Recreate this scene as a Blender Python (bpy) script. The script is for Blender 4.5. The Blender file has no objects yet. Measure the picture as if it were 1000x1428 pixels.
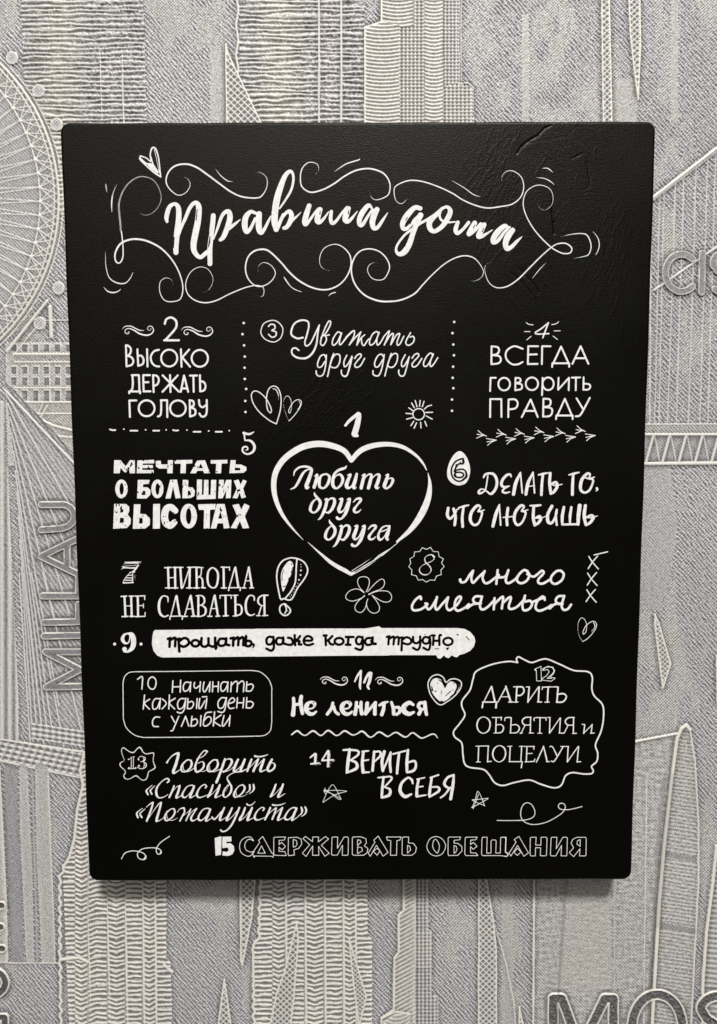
import bpy, math
import numpy as np
from mathutils import Matrix

scene = bpy.context.scene
# ============================ camera ========================================
T = 0.026                       # front face of the board at y = -T, wall at y = 0 (board 18 mm thick, hung 8 mm off the wall)
ZC = 1.50                       # height of the board's centre on the wall
F_PX, CX, CY = 1080.0, 500.0, 714.0
cam_loc = np.array([-0.000473, -0.406376 - T, 0.043093 + ZC])
pit, yaw, rol = -0.096437, -0.000311, 0.002790
cs, sn = math.cos, math.sin
Rx = np.array([[1, 0, 0], [0, cs(pit), -sn(pit)], [0, sn(pit), cs(pit)]])
Rz = np.array([[cs(yaw), -sn(yaw), 0], [sn(yaw), cs(yaw), 0], [0, 0, 1]])
Ry = np.array([[cs(rol), 0, sn(rol)], [0, 1, 0], [-sn(rol), 0, cs(rol)]])
RC = Rz @ Rx @ Ry
cam_data = bpy.data.cameras.new('camera')
cam_data.sensor_fit = 'HORIZONTAL'
cam_data.sensor_width = 36.0
cam_data.lens = 36.0 * F_PX / 1000.0
cam_data.clip_start = 0.01
cam_data.clip_end = 50.0
cam = bpy.data.objects.new('camera', cam_data)
scene.collection.objects.link(cam)
m = Matrix.Identity(4)
for r in range(3):
    m[r][0], m[r][1], m[r][2], m[r][3] = RC[r, 0], RC[r, 2], -RC[r, 1], cam_loc[r]
cam.matrix_world = m
scene.camera = cam

# ============================ light =========================================
world = bpy.data.worlds.new('World')
scene.world = world
world.use_nodes = True
wn = world.node_tree.nodes['Background']
wn.inputs['Color'].default_value = (1.0, 0.97, 0.93, 1)
wn.inputs['Strength'].default_value = 0.11

def area_lamp(name, loc, target, size, power, col):
    d = bpy.data.lights.new(name, 'AREA')
    d.shape = 'DISK'
    d.size = size
    d.energy = power
    d.color = col
    o = bpy.data.objects.new(name, d)
    scene.collection.objects.link(o)
    o.location = loc
    v = Matrix.Identity(3)
    from mathutils import Vector
    dv = Vector(target) - Vector(loc)
    o.rotation_euler = dv.to_track_quat('-Z', 'Y').to_euler()
    return o

area_lamp('ceiling_lamp', (0.42, -3.90, ZC + 4.05), (0, 0, ZC), 0.75, 425.0, (1.0, 0.992, 0.982))
area_lamp('ceiling_bounce', (-0.7, -3.7, ZC + 2.7), (0, 0, ZC), 3.4, 70.0, (1.0, 0.985, 0.97))

scene.view_settings.view_transform = 'Standard'
scene.view_settings.look = 'None'
scene.view_settings.exposure = 0.0
scene.view_settings.gamma = 1.0
scene.view_settings.use_curve_mapping = False

# ============================ helpers =======================================
def trace(u, v, y):
    """Photograph trace coordinates -> metres on the plane at depth y (x, z about the board centre)."""
    a = (np.asarray(u, float) - CX) / F_PX
    b = -(np.asarray(v, float) - CY) / F_PX
    dx = RC[0, 0] * a + RC[0, 1] + RC[0, 2] * b
    dy = RC[1, 0] * a + RC[1, 1] + RC[1, 2] * b
    dz = RC[2, 0] * a + RC[2, 1] + RC[2, 2] * b
    t = (y - cam_loc[1]) / dy
    return cam_loc[0] + dx * t, cam_loc[2] + dz * t - ZC

def untrace(x, z, y):
    px, py, pz = x - cam_loc[0], y - cam_loc[1], z + ZC - cam_loc[2]
    q0 = px * RC[0, 0] + py * RC[1, 0] + pz * RC[2, 0]
    q1 = px * RC[0, 1] + py * RC[1, 1] + pz * RC[2, 1]
    q2 = px * RC[0, 2] + py * RC[1, 2] + pz * RC[2, 2]
    return CX + F_PX * q0 / q1, CY - F_PX * q2 / q1

def vnoise(x, y, seed):
    """Smooth value noise in -1..1 with unit cells."""
    rng = np.random.RandomState(seed)
    tab = rng.rand(256, 256).astype(np.float32) * 2 - 1
    xi = np.floor(x).astype(np.int64); yi = np.floor(y).astype(np.int64)
    fx = (x - xi).astype(np.float32); fy = (y - yi).astype(np.float32)
    fx = fx * fx * (3 - 2 * fx); fy = fy * fy * (3 - 2 * fy)
    x0, x1, y0, y1 = xi & 255, (xi + 1) & 255, yi & 255, (yi + 1) & 255
    a = tab[y0, x0]; b = tab[y0, x1]; c = tab[y1, x0]; d = tab[y1, x1]
    return (a + (b - a) * fx) * (1 - fy) + (c + (d - c) * fx) * fy

def sstep(a, b, x):
    t = np.clip((x - a) / (b - a), 0, 1)
    return t * t * (3 - 2 * t)

def mesh_object(name, verts, faces, mat, parent=None, smooth=False):
    """verts (n,3) array; faces: (m,4) array of quads or a list of index lists."""
    me = bpy.data.meshes.new(name)
    if isinstance(faces, np.ndarray):
        n, k = faces.shape
        me.vertices.add(len(verts)); me.loops.add(n * k); me.polygons.add(n)
        me.vertices.foreach_set('co', np.ascontiguousarray(verts, np.float32).ravel())
        me.loops.foreach_set('vertex_index', np.ascontiguousarray(faces, np.int32).ravel())
        me.polygons.foreach_set('loop_start', np.arange(0, n * k, k, dtype=np.int32))
        me.update(calc_edges=True)
    else:
        me.from_pydata([tuple(p) for p in verts], [], faces)
    me.validate()
    if smooth:
        me.polygons.foreach_set('use_smooth', np.ones(len(me.polygons), bool))
    me.materials.append(mat)
    o = bpy.data.objects.new(name, me)
    scene.collection.objects.link(o)
    if parent:
        o.parent = parent
    return o

# ---- node helper
class NT:
    def __init__(s, name):
        s.mat = bpy.data.materials.new(name); s.mat.use_nodes = True
        s.t = s.mat.node_tree; s.bsdf = s.t.nodes['Principled BSDF']
    def n(s, kind, **kw):
        d = s.t.nodes.new(kind)
        for k, v in kw.items():
            if k.startswith('i_'):
                key = k[2:]
                d.inputs[int(key) if key.isdigit() else key].default_value = v
            else:
                setattr(d, k, v)
        return d
    def l(s, a, b):
        s.t.links.new(a, b)
# ============================ materials =====================================
def wallpaper_material():
    n = NT('embossed_vinyl')
    cream = n.n('ShaderNodeAttribute', attribute_name='cream')
    dark = n.n('ShaderNodeAttribute', attribute_name='dark')
    geo = n.n('ShaderNodeTexCoord')
    no = n.n('ShaderNodeTexNoise'); no.inputs['Scale'].default_value = 14.0; no.inputs['Detail'].default_value = 6
    n.l(geo.outputs['Object'], no.inputs['Vector'])
    # silver ink with relief shading put into its colour: crests lighter, pressed valleys darker
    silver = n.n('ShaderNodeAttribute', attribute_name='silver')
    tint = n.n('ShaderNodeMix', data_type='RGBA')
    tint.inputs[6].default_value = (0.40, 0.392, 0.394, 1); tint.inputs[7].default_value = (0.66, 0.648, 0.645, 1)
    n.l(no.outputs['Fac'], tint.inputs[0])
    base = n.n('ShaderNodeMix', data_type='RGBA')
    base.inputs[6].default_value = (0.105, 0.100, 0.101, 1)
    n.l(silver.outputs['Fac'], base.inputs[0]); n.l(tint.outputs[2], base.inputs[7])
    m1 = n.n('ShaderNodeMix', data_type='RGBA'); m1.inputs[7].default_value = (0.62, 0.585, 0.515, 1)
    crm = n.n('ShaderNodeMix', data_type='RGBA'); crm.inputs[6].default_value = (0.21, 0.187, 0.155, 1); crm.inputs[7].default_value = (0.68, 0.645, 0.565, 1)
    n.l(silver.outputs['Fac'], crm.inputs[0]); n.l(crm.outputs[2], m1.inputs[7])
    n.l(cream.outputs['Fac'], m1.inputs[0]); n.l(base.outputs[2], m1.inputs[6])
    m2 = n.n('ShaderNodeMix', data_type='RGBA'); m2.inputs[7].default_value = (0.075, 0.068, 0.066, 1)
    n.l(dark.outputs['Fac'], m2.inputs[0]); n.l(m1.outputs[2], m2.inputs[6])
    n.l(m2.outputs[2], n.bsdf.inputs['Base Color'])
    n.bsdf.inputs['Roughness'].default_value = 0.50
    n.bsdf.inputs['Specular IOR Level'].default_value = 0.13
    n.bsdf.inputs['Metallic'].default_value = 0.10
    # fine pressed grain
    n2 = n.n('ShaderNodeTexNoise'); n2.inputs['Scale'].default_value = 1900.0; n2.inputs['Detail'].default_value = 2
    n.l(geo.outputs['Object'], n2.inputs['Vector'])
    bp = n.n('ShaderNodeBump'); bp.inputs['Strength'].default_value = 0.35; bp.inputs['Distance'].default_value = 0.0002
    n.l(n2.outputs['Fac'], bp.inputs['Height']); n.l(bp.outputs['Normal'], n.bsdf.inputs['Normal'])
    return n.mat

def board_material():
    n = NT('black_painted_wood')
    geo = n.n('ShaderNodeTexCoord')
    def tex(scale, detail, vec):
        mp = n.n('ShaderNodeMapping'); mp.inputs['Scale'].default_value = vec
        n.l(geo.outputs['Object'], mp.inputs['Vector'])
        no = n.n('ShaderNodeTexNoise'); no.inputs['Scale'].default_value = scale; no.inputs['Detail'].default_value = detail
        n.l(mp.outputs['Vector'], no.inputs['Vector'])
        return no.outputs['Fac']
    grain = tex(1700.0, 1, (1, 1, 1))
    warp = tex(1500.0, 2, (1, 1, 0.10)); weft = tex(1500.0, 2, (0.10, 1, 1))
    a1 = n.n('ShaderNodeMath', operation='ADD'); n.l(warp, a1.inputs[0]); n.l(weft, a1.inputs[1])
    a2 = n.n('ShaderNodeMath', operation='MULTIPLY_ADD'); n.l(a1.outputs[0], a2.inputs[0]); a2.inputs[1].default_value = 0.32; n.l(grain, a2.inputs[2])
    cr = n.n('ShaderNodeMix', data_type='RGBA')
    cr.inputs[6].default_value = (0.0001, 0.0001, 0.0001, 1); cr.inputs[7].default_value = (0.0014, 0.0013, 0.0008, 1)
    n.l(grain, cr.inputs[0]); n.l(cr.outputs[2], n.bsdf.inputs['Base Color'])
    blot = tex(16.0, 4, (1, 1, 1))
    rr = n.n('ShaderNodeMapRange'); rr.inputs[1].default_value = 0.3; rr.inputs[2].default_value = 0.7
    rr.inputs[3].default_value = 0.33; rr.inputs[4].default_value = 0.42
    n.l(blot, rr.inputs[0]); n.l(rr.outputs[0], n.bsdf.inputs['Roughness'])
    n.bsdf.inputs['Specular IOR Level'].default_value = 0.135
    n.bsdf.inputs['Specular Tint'].default_value = (1.0, 0.96, 0.84, 1)
    bp = n.n('ShaderNodeBump'); bp.inputs['Strength'].default_value = 1.0; bp.inputs['Distance'].default_value = 0.00011
    n.l(a2.outputs[0], bp.inputs['Height']); n.l(bp.outputs['Normal'], n.bsdf.inputs['Normal'])
    return n.mat

def ink_material(name, lo, hi, speck):
    n = NT(name)
    geo = n.n('ShaderNodeTexCoord')
    no = n.n('ShaderNodeTexNoise'); no.inputs['Scale'].default_value = 420.0; no.inputs['Detail'].default_value = 4
    n.l(geo.outputs['Object'], no.inputs['Vector'])
    cr = n.n('ShaderNodeMix', data_type='RGBA')
    cr.inputs[6].default_value = lo; cr.inputs[7].default_value = hi
    rr = n.n('ShaderNodeMapRange'); rr.inputs[1].default_value = 0.5 - speck; rr.inputs[2].default_value = 0.5 + speck * 0.5
    n.l(no.outputs['Fac'], rr.inputs[0]); n.l(rr.outputs[0], cr.inputs[0])
    n.l(cr.outputs[2], n.bsdf.inputs['Base Color'])
    n.bsdf.inputs['Roughness'].default_value = 0.6
    n.bsdf.inputs['Specular IOR Level'].default_value = 0.35
    bp = n.n('ShaderNodeBump'); bp.inputs['Strength'].default_value = 0.2; bp.inputs['Distance'].default_value = 0.0003
    n.l(no.outputs['Fac'], bp.inputs['Height']); n.l(bp.outputs['Normal'], n.bsdf.inputs['Normal'])
    return n.mat

M_WALL = wallpaper_material()
M_BOARD = board_material()
M_INK_FADED = ink_material('faded_white_print', (0.16, 0.155, 0.14, 1), (0.34, 0.33, 0.30, 1), 0.3)
M_INK = ink_material('white_print', (0.54, 0.53, 0.505, 1), (0.75, 0.74, 0.71, 1), 0.35)
# ============================ the wallpapered wall ==========================
# A real relief: every node of a fine sheet is pushed out of the wall by the embossing.
STEP = 0.00038
x_lo, z_hi = trace(-190, -120, 0.0)
x_hi, z_lo = trace(1200, 1560, 0.0)
NX = int((x_hi - x_lo) / STEP); NZ = int((z_hi - z_lo) / STEP)
gx = x_lo + np.arange(NX) * STEP
gz = z_hi - np.arange(NZ) * STEP
GX, GZ = np.meshgrid(gx, gz)
U, V = untrace(GX, GZ, 0.0)
U = U.astype(np.float32); V = V.astype(np.float32)
Hh = np.zeros_like(U)                 # millimetres out of the wall
CR = np.zeros_like(U)                 # cream foil; on the top towers also painted rounding light
DK = np.zeros_like(U)                 # dark foil
PID = np.zeros(U.shape, np.int8)      # which motif a node belongs to
NB, NWHEEL, NHOUSE, NTWIN, NSTEP_T, NSPIRE, NCABLE, NSUSP, NSAIL, NTEXT, NCOL = range(11)
rs = np.random.RandomState(5)
SPK = (rs.rand(*U.shape).astype(np.float32) - 0.5)

def rect(u0, v0, u1, v1):
    x0, z0 = trace(u0, v0, 0.0); x1, z1 = trace(u1, v1, 0.0)
    i0 = max(0, int((z_hi - z0) / STEP) - 3); i1 = min(NZ, int((z_hi - z1) / STEP) + 4)
    j0 = max(0, int((x0 - x_lo) / STEP) - 3); j1 = min(NX, int((x1 - x_lo) / STEP) + 4)
    return slice(i0, max(i0, i1)), slice(j0, max(j0, j1))

def seg_d(u, v, a, b):
    dx, dy = b[0] - a[0], b[1] - a[1]
    t = np.clip(((u - a[0]) * dx + (v - a[1]) * dy) / (dx * dx + dy * dy + 1e-9), 0, 1)
    return np.hypot(u - a[0] - t * dx, v - a[1] - t * dy)

def ridge(pts, w, h, cream=0.0, pid=None, base=None, dark=0.0, flat=False):
    """A raised line of width w (trace px) and height h (mm)."""
    for a, b in zip(pts[:-1], pts[1:]):
        s = rect(min(a[0], b[0]) - w, min(a[1], b[1]) - w, max(a[0], b[0]) + w, max(a[1], b[1]) + w)
        if Hh[s].size == 0:
            continue
        d = seg_d(U[s], V[s], a, b)
        k = np.clip(1 - (d / (w * 0.5)) ** 2, 0, 1)
        p = sstep(0, 0.35, k) if flat else np.sqrt(k)
        on = k > 0
        Hh[s] = np.where(on, np.maximum(Hh[s], h * p + (base or 0.0)), Hh[s]) if h > 0 else Hh[s] + h * p
        q = sstep(0, 0.3, k)
        CR[s] = np.maximum(CR[s], q * cream) if cream > 0 else CR[s]
        DK[s] = np.maximum(DK[s], q * dark)
        if pid is not None:
            PID[s] = np.where(on, pid, PID[s])

def poly_in(pts, s):
    u, v = U[s], V[s]
    ins = np.zeros(u.shape, bool)
    n = len(pts)
    for i in range(n):
        (x0, y0), (x1, y1) = pts[i], pts[(i + 1) % n]
        if y0 == y1:
            continue
        c = ((y0 > v) != (y1 > v)) & (u < (x1 - x0) * (v - y0) / (y1 - y0) + x0)
        ins ^= c
    return ins

def poly_rect(pts):
    a = np.array(pts)
    return rect(a[:, 0].min(), a[:, 1].min(), a[:, 0].max(), a[:, 1].max())

def fill(pts, fn, cream=None, pid=None, dark=None):
    s = poly_rect(pts)
    if Hh[s].size == 0:
        return
    ins = poly_in(pts, s)
    Hh[s] = np.where(ins, fn(U[s], V[s], SPK[s]), Hh[s])
    if cream is not None: CR[s] = np.where(ins, cream(U[s], V[s]) if callable(cream) else cream, CR[s])
    if dark is not None: DK[s] = np.where(ins, dark, DK[s])
    if pid is not None: PID[s] = np.where(ins, pid, PID[s])

def tri(p):
    return 2 * np.abs(p - np.floor(p + 0.5)) * 2 - 1

# ---- ground weave: coarse broken twill falling to the right, fine twill, smooth patches
ca = vnoise(U / 55, V / 120, 1) * 0.6 + vnoise(U / 18, V / 34, 2) * 0.5
patch = sstep(-0.50, -0.10, ca)
jit = vnoise(U / 6, V / 6, 3) * 0.22 + vnoise(U / 30, V / 30, 4) * 0.30
coarse = np.sin(2 * np.pi * ((1.12 * U - V) / 7.0 + jit)) * (0.75 + 0.7 * vnoise(U / 4, V / 4, 6))
fine = np.sin(2 * np.pi * (U + V * 1.05) / 4.6)
fine2 = np.sin(2 * np.pi * (U * 1.05 - V) / 4.2)
def weave(a_c=0.125, a_f=0.085, a_s=0.20):
    return a_c * coarse * patch + a_f * (fine + 0.8 * fine2 * (1 - patch)) + a_s * SPK
GROUND = weave()
Hh[:] = GROUND
CR[:] = 0.34 * (1 - patch)

def fine_twill(u, v, k):
    return 0.035 * np.sin(2 * np.pi * (u + v * 1.02) / 4.4) + 0.10 * k + 0.02
def fine_twill_b(u, v, k):
    return 0.045 * np.sin(2 * np.pi * (u - v * 0.9) / 4.4) + 0.10 * k + 0.02

# soft vertical light stripes in the weave (distant towers)
for u0, u1, v0, v1 in ((728, 738, 20, 170), (936, 946, 0, 170), (293, 316, 70, 170), (855, 888, 110, 170),
                       (700, 716, 1228, 1500)):
    fill([(u0, v0), (u1, v0), (u1, v1), (u0, v1)], fine_twill, cream=0.35)

# ---- twin towers at the top, floors as broken horizontal ridges
def floors(u, v, k, period=6.6, wob=1.5, amp=0.22):
    n = vnoise(u / 16, v / 5, 11) * wob + vnoise(u / 60, v / 9, 12) * 1.5
    rough = 0.3 + 0.7 * sstep(75, 100, np.mod(u - 334, 304))
    n2 = vnoise(u / 2.6, v / 2.4, 13) * 0.13 * rough + 0.10 * k
    return amp * np.sin(2 * np.pi * (v + n) / period) * (0.8 + 0.4 * vnoise(u / 9, v / 9, 14)) + n2 + 0.10 * k + 0.10
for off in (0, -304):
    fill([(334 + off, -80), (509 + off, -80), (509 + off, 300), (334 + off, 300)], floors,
         cream=lambda u, v, off=off: 0.16 + 0.62 * np.exp(-((u - 388 - off) / 30) ** 2) + 0.25 * np.exp(-((u - 460 - off) / 14) ** 2), pid=NTWIN)  # bright column stripes: rounded-tower shading painted into the cream
    for lu in (445, 476):
        ridge([(lu + off, -80), (lu + off, 300)], 3.4, 0.50, 0.7, NTWIN)
    edge = [(331 + off + 1.5 * math.sin(t * 0.9), t * 6.0 - 80) for t in range(60)]
    if off == 0:
        ridge(edge, 3.5, 0.34, 0.6, NTWIN)

# ---- stepped tower, ribbed tubes at the top
def tube(u, v, k, u0, u1, per=5.2):
    s = (u - u0) / (u1 - u0) * 2 - 1
    return 0.45 * np.sqrt(np.clip(1 - s * s, 0, 1)) + 0.13 * np.sin(2 * np.pi * (v + 4.0 * s * s) / per) + 0.10 * k + 0.12
def ribs(u, v, k, per=5.4):
    return 0.13 * np.sin(2 * np.pi * u / per) + 0.11 * np.sin(2 * np.pi * v / 5.0) + 0.10 * k + 0.30
def box(u0, v0, u1, v1):
    return [(u0, v0), (u1, v0), (u1, v1), (u0, v1)]
fill(box(533, -80, 577, 200), lambda u, v, k: tube(u, v, k, 533, 577), 0.62, NSTEP_T)
fill(box(557, 38, 597, 200), ribs, 0.52, NSTEP_T)
fill(box(577, -80, 592, 200), ribs, 0.50, NSTEP_T)
fill(box(592, -80, 618, 200), lambda u, v, k: tube(u, v, k, 590, 620), 0.62, NSTEP_T)
fill(box(618, -80, 641, 200), lambda u, v, k: ribs(u, v, k, 5.0), 0.42, NSTEP_T)
fill([(510, 38), (533, 31), (557, 36), (557, 200), (510, 200)], lambda u, v, k: tube(u, v, k, 506, 562), 0.62, NSTEP_T)
fill([(618, 122), (640, 116), (661, 124), (661, 200), (618, 200)], lambda u, v, k: ribs(u, v, k, 5.6), 0.55, NSTEP_T)
ridge([(509, 200), (509, 39), (532, 31), (532, -80)], 3.6, 0.45, 0.9, NSTEP_T)
ridge([(532, 31), (556, 36)], 2.6, 0.5, 0.8, NSTEP_T)
ridge([(640, 118), (652, 116), (661, 124)], 2.6, 0.5, 0.8, NSTEP_T)
ridge([(643, -80), (643, 116)], 2.2, 0.2, 0.3, NSTEP_T)

# ---- lattice spires (narrow wedges of crossed mesh with a cream rim)
def lattice(u, v, k, p=8.0):
    a = np.abs(np.mod((u * 0.95 + v) / p, 1) - 0.5); b = np.abs(np.mod((u * 0.95 - v) / p, 1) - 0.5)
    m = np.maximum(sstep(0.30, 0.44, a), sstep(0.30, 0.44, b))
    return 0.16 + 0.26 * m + 0.08 * k
def spire(pts, p=8.0, rim=2.8, cream=0.38):
    fill(pts, lambda u, v, k: lattice(u, v, k, p), cream, NSPIRE)
    ridge(list(pts) + [pts[0]], rim, 0.45, 0.9, NSPIRE)
spire([(315, 62), (318, 75), (364, 172), (364, 220), (317, 220)], 9.0)
spire([(838, -70), (848, -70), (853, 168), (853, 230), (842, 230)], 8.0)
spire([(874, -70), (891, -70), (893, 60), (890, 140), (884, 95), (879, 50)], 8.0)
spire([(913, 857), (918, 868), (935, 926), (924, 960), (913, 872)], 6.5)
spire([(335, 1190), (359, 1190), (351, 1280), (338, 1346), (336, 1340)], 8.5)
spire([(313, 1366), (322, 1428), (325, 1510), (300, 1510), (305, 1425)], 8.0)
spire([(414, 1286), (416, 1310), (410, 1390), (396, 1510), (360, 1510), (386, 1385), (398, 1352)], 8.0)
spire([(487, 1310), (499, 1350), (511, 1390), (501, 1430), (497, 1400), (493, 1372)], 6.0)
spire([(668, 1180), (674, 1200), (688, 1285), (692, 1325), (692, 1510), (667, 1510)], 8.0)
spire([(724, 1405), (732, 1440), (736, 1510), (722, 1510)], 7.0)
ridge([(690, 1290), (706, 1345), (717, 1400), (724, 1510)], 2.5, 0.18, 0.3, NSPIRE)

# ---- observation wheel at the left
C0 = (-192.0, 281.0)
def ring_pt(r, a):
    return (C0[0] + r * math.cos(a), C0[1] + r * math.sin(a) * 0.985)
sec = [(C0[0], C0[1])] + [ring_pt(280, a) for a in np.linspace(-0.80, 0.80, 60)]
fill(sec, lambda u, v, k: 0.04 * np.sin(2 * np.pi * (u - v) / 5.0) + 0.03 * np.sin(2 * np.pi * (u + v) / 4.4) + 0.07 * k + 0.02, 0.16, NWHEEL)
arc = np.linspace(-0.85, 0.85, 90)
for r, w, hh in ((274, 3.6, 0.30), (268, 2.2, 0.22), (280, 2.0, 0.18), (248, 2.0, 0.22)):
    ridge([ring_pt(r, a) for a in arc], w, hh, 0.85, NWHEEL)
nodes = np.linspace(-0.72, 0.72, 19)
dn = nodes[1] - nodes[0]
for i, a in enumerate(nodes):
    pn = ring_pt(248, a)
    ridge([pn, (pn[0] + .5, pn[1] + .5)], 5.5, 0.34, 0.8, NWHEEL)
    for f in (-0.5, 0.5, -1.1, 1.1):
        ridge([pn, ring_pt(272, a + f * dn)], 1.7, 0.20, 0.6, NWHEEL)
    for hub in (-14, 10):
        ridge([(C0[0] + 40, C0[1] + hub), pn], 1.7, 0.18, 0.55, NWHEEL)
for cu, cv in ((17, 81), (54, 127), (79, 174), (97, 228), (99, 340), (82, 402), (56, 451), (18, 492)):
    ang = [(cu + 8 * math.cos(t), cv + 8.5 * math.sin(t)) for t in np.linspace(0, 2 * math.pi, 18)]
    fill(ang, lambda u, v, k: 0.30 + 0.08 * k + 0.10 * np.sin(2 * np.pi * (u + v) / 4.5), 0.25, NWHEEL)
    ridge(ang, 2.2, 0.34, 0.5, NWHEEL)

# ---- riverside building under the wheel
fill(box(8, 478, 130, 650), lambda u, v, k: 0.05 * np.sin(2 * np.pi * (u - v) / 4.6) + 0.10 * k + 0.14, 0.42, NHOUSE)
for v0, v1 in ((481, 490), (512, 522), (527, 537), (545, 559)):
    for k in range(9):
        u0 = 16 + k * 15.2
        fill(box(u0, v0, u0 + 7.5, v1), lambda u, v, k: 0.0 * u + 0.08 * k + 0.03, 0.0, NHOUSE, dark=0.04)
        ridge([(u0, v0 - 1), (u0 + 8, v0 - 1), (u0 + 8, v1)], 1.8, 0.30, 0.7, NHOUSE)
for vv, w in ((494, 4.5), (505, 2.2), (541, 2.2), (561, 3.0), (577, 2.0)):
    ridge([(20, vv), (130, vv)], w, 0.36, 0.75, NHOUSE)
ridge([(66, 566), (55, 586)], 3.0, 0.36, 0.75, NHOUSE); ridge([(60, 562), (50, 586)], 2.4, 0.30, 0.75, NHOUSE)
ridge([(69, 505), (71, 562)], 2.0, 0.3, 0.7, NHOUSE)
ridge([(58, 586), (76, 594), (100, 600), (130, 602)], 4.0, 0.38, 0.8, NHOUSE)
ridge([(72, 608), (130, 612)], 3.5, 0.32, 0.7, NHOUSE)
ridge([(70, 428), (72, 470)], 6.0, 0.4, 0.7, NHOUSE)
ridge([(62, 447), (120, 447)], 2.6, 0.3, 0.7, NHOUSE)
ridge([(10, 490), (66, 420)], 5.0, 0.42, 0.75, NWHEEL); ridge([(18, 497), (60, 445)], 2.4, 0.3, 0.7, NWHEEL)

# ---- cable-stayed bridge: mast, fan of cables, deck
fan = [(6, 530), (130, 660), (160, 800), (160, 1040), (44, 1040), (30, 800), (20, 640)]
fill(fan, lambda u, v, k: 0.05 * np.sin(2 * np.pi * (u * 1.05 - v * 0.75) / 7.0 + vnoise(u / 6, v / 6, 21)) + 0.03 * np.sin(2 * np.pi * (u + v) / 4.4) + 0.10 * k, 0.10, NCABLE)
fill(box(-80, 560, 26, 1034), lambda u, v, k: 0.10 * np.sin(2 * np.pi * u / 11) + 0.03 * np.sin(2 * np.pi * (u + v) / 4.4) + 0.10 * k + 0.12, 0.36, NCABLE)
for k in range(11):
    t = k / 10.0
    top = (4 + 26 * t ** 0.8, 541 + 250 * t ** 1.5)
    end = (118 + (46 - 118) * t, 655 + (1034 - 655) * min(1, t * 1.7 + 0.02))
    ridge([top, end], 2.4, 0.20, 0.16, NCABLE)
ridge([(8, 545), (116, 660)], 3.6, 0.28, 0.3, NCABLE)
for lu0, lu1 in ((27, 43), (33, 62), (44, 90), (60, 120)):
    ridge([(lu0, 800), (lu1, 1046)], 2.4, 0.20, 0.2, NCABLE)
fill([(-80, 1010), (-80, 1056), (0, 1062), (117, 1086), (140, 1090), (140, 1050), (0, 1030)],
     lambda u, v, k: 0.12 * np.sin(2 * np.pi * (v - 0.2 * u) / 7.5) + 0.10 * np.sin(2 * np.pi * (u + 3 * np.floor((v - 0.2 * u) / 7.5)) / 10.0) + 0.10 * k + 0.12, 0.4, NCABLE)
fill([(44, 1008), (120, 1020), (120, 1042), (44, 1030)],
     lambda u, v, k: 0.12 * np.sin(2 * np.pi * (v - 0.15 * u) / 7.0) + 0.08 * np.sin(2 * np.pi * u / 9.0) + 0.10 * k + 0.10, 0.35, NCABLE)
ridge([(-80, 1014), (0, 1031), (118, 1049), (140, 1052)], 2.6, 0.3, 0.6, NCABLE)
ridge([(-80, 1050), (0, 1061), (118, 1086), (140, 1090)], 3.0, 0.3, 0.5, NCABLE)

# ---- plain pillars below the deck, with a straight paper seam under them
bands = ((-80, 6, 0.55, 0.30), (6, 27, 0.0, 0.02), (27, 42, 0.30, 0.12), (49, 70, 0.38, 0.12))
for u0, u1, cr_, h0 in bands:
    fill([(u0, 1064), (u1, 1070), (u1 + 6, 1343), (u0 + 3, 1343)],
         lambda u, v, k, h0=h0: 0.05 * np.sin(2 * np.pi * (u + v * 1.05) / 4.4) + 0.10 * k + h0, cr_, NCOL, dark=0.22 if cr_ == 0 else 0.0)
ridge([(45, 1072), (52, 1343)], 3.0, 0.16, 0.0, NCOL, dark=0.35)
ridge([(67, 1075), (77, 1343)], 2.2, 0.2, 0.4, NCOL)
ridge([(-80, 1343), (84, 1343)], 1.8, 0.22, 0.9, NCOL)

# ---- twin towers at the bottom: floors in arched and chevron columns
def tower(off, top, slots):
    left = [(92, 1204), (84, 1223), (84, 1330), (86, 1510)] if off == 0 else [(365, 1180), (361, 1310), (353, 1318), (355, 1510)]
    right = [(233, 1150), (232, 1335), (240, 1345), (240, 1510)] if off == 0 else [(512, 1180), (513, 1300), (519, 1312), (520, 1510)]
    outline = top + left + right[::-1]
    def body(u, v, k):
        h = 0.0 * u
        for i, (a, b, kind) in enumerate(slots):
            s = np.clip((u - a) / (b - a), 0, 1)
            bend = {0: 3.5 * np.abs(s - 0.5) * 2, 1: -5.0 * np.abs(s - 0.42) + 4 * s, 2: 3.0 * s + 3 * np.abs(s - .8), 3: 0 * s}[kind]
            row = np.sin(2 * np.pi * (v + bend + 1.4 * vnoise(u / 9, v / 4, 31 + i)) / 6.6)
            h = np.where((u >= a) & (u < b), 0.20 * row, h)
        return h + vnoise(u / 3, v / 3, 33) * 0.05 + 0.10 * k + 0.18
    fill(outline, body, lambda u, v: 0.52 + 0.2 * vnoise(u / 40, v / 60, 37), NTWIN)
    for a, b, kind in slots[2:]:
        ridge([(a - 1, 1120), (a + 2, 1510)], 4.0, 0.36, 0.85, NTWIN)
    wob = []
    for (p, q) in zip(left[:-1], left[1:]):
        for t in np.linspace(0, 1, 28):
            v = p[1] + (q[1] - p[1]) * t
            wob.append((p[0] + (q[0] - p[0]) * t + 1.6 * math.sin(v * 0.42), v))
    ridge(wob, 4.2, 0.42, 0.8, NTWIN)
    s = rect(60 + off, 1335, 260 + off, 1350)
s1 = ((80, 105, 3), (105, 122, 0), (124, 149, 1), (151, 174, 0), (176, 198, 3), (200, 217, 0), (217, 245, 3))
s2 = ((352, 380, 3), (380, 397, 0), (399, 424, 1), (426, 451, 0), (453, 477, 2), (479, 496, 0), (496, 522, 3))
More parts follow.
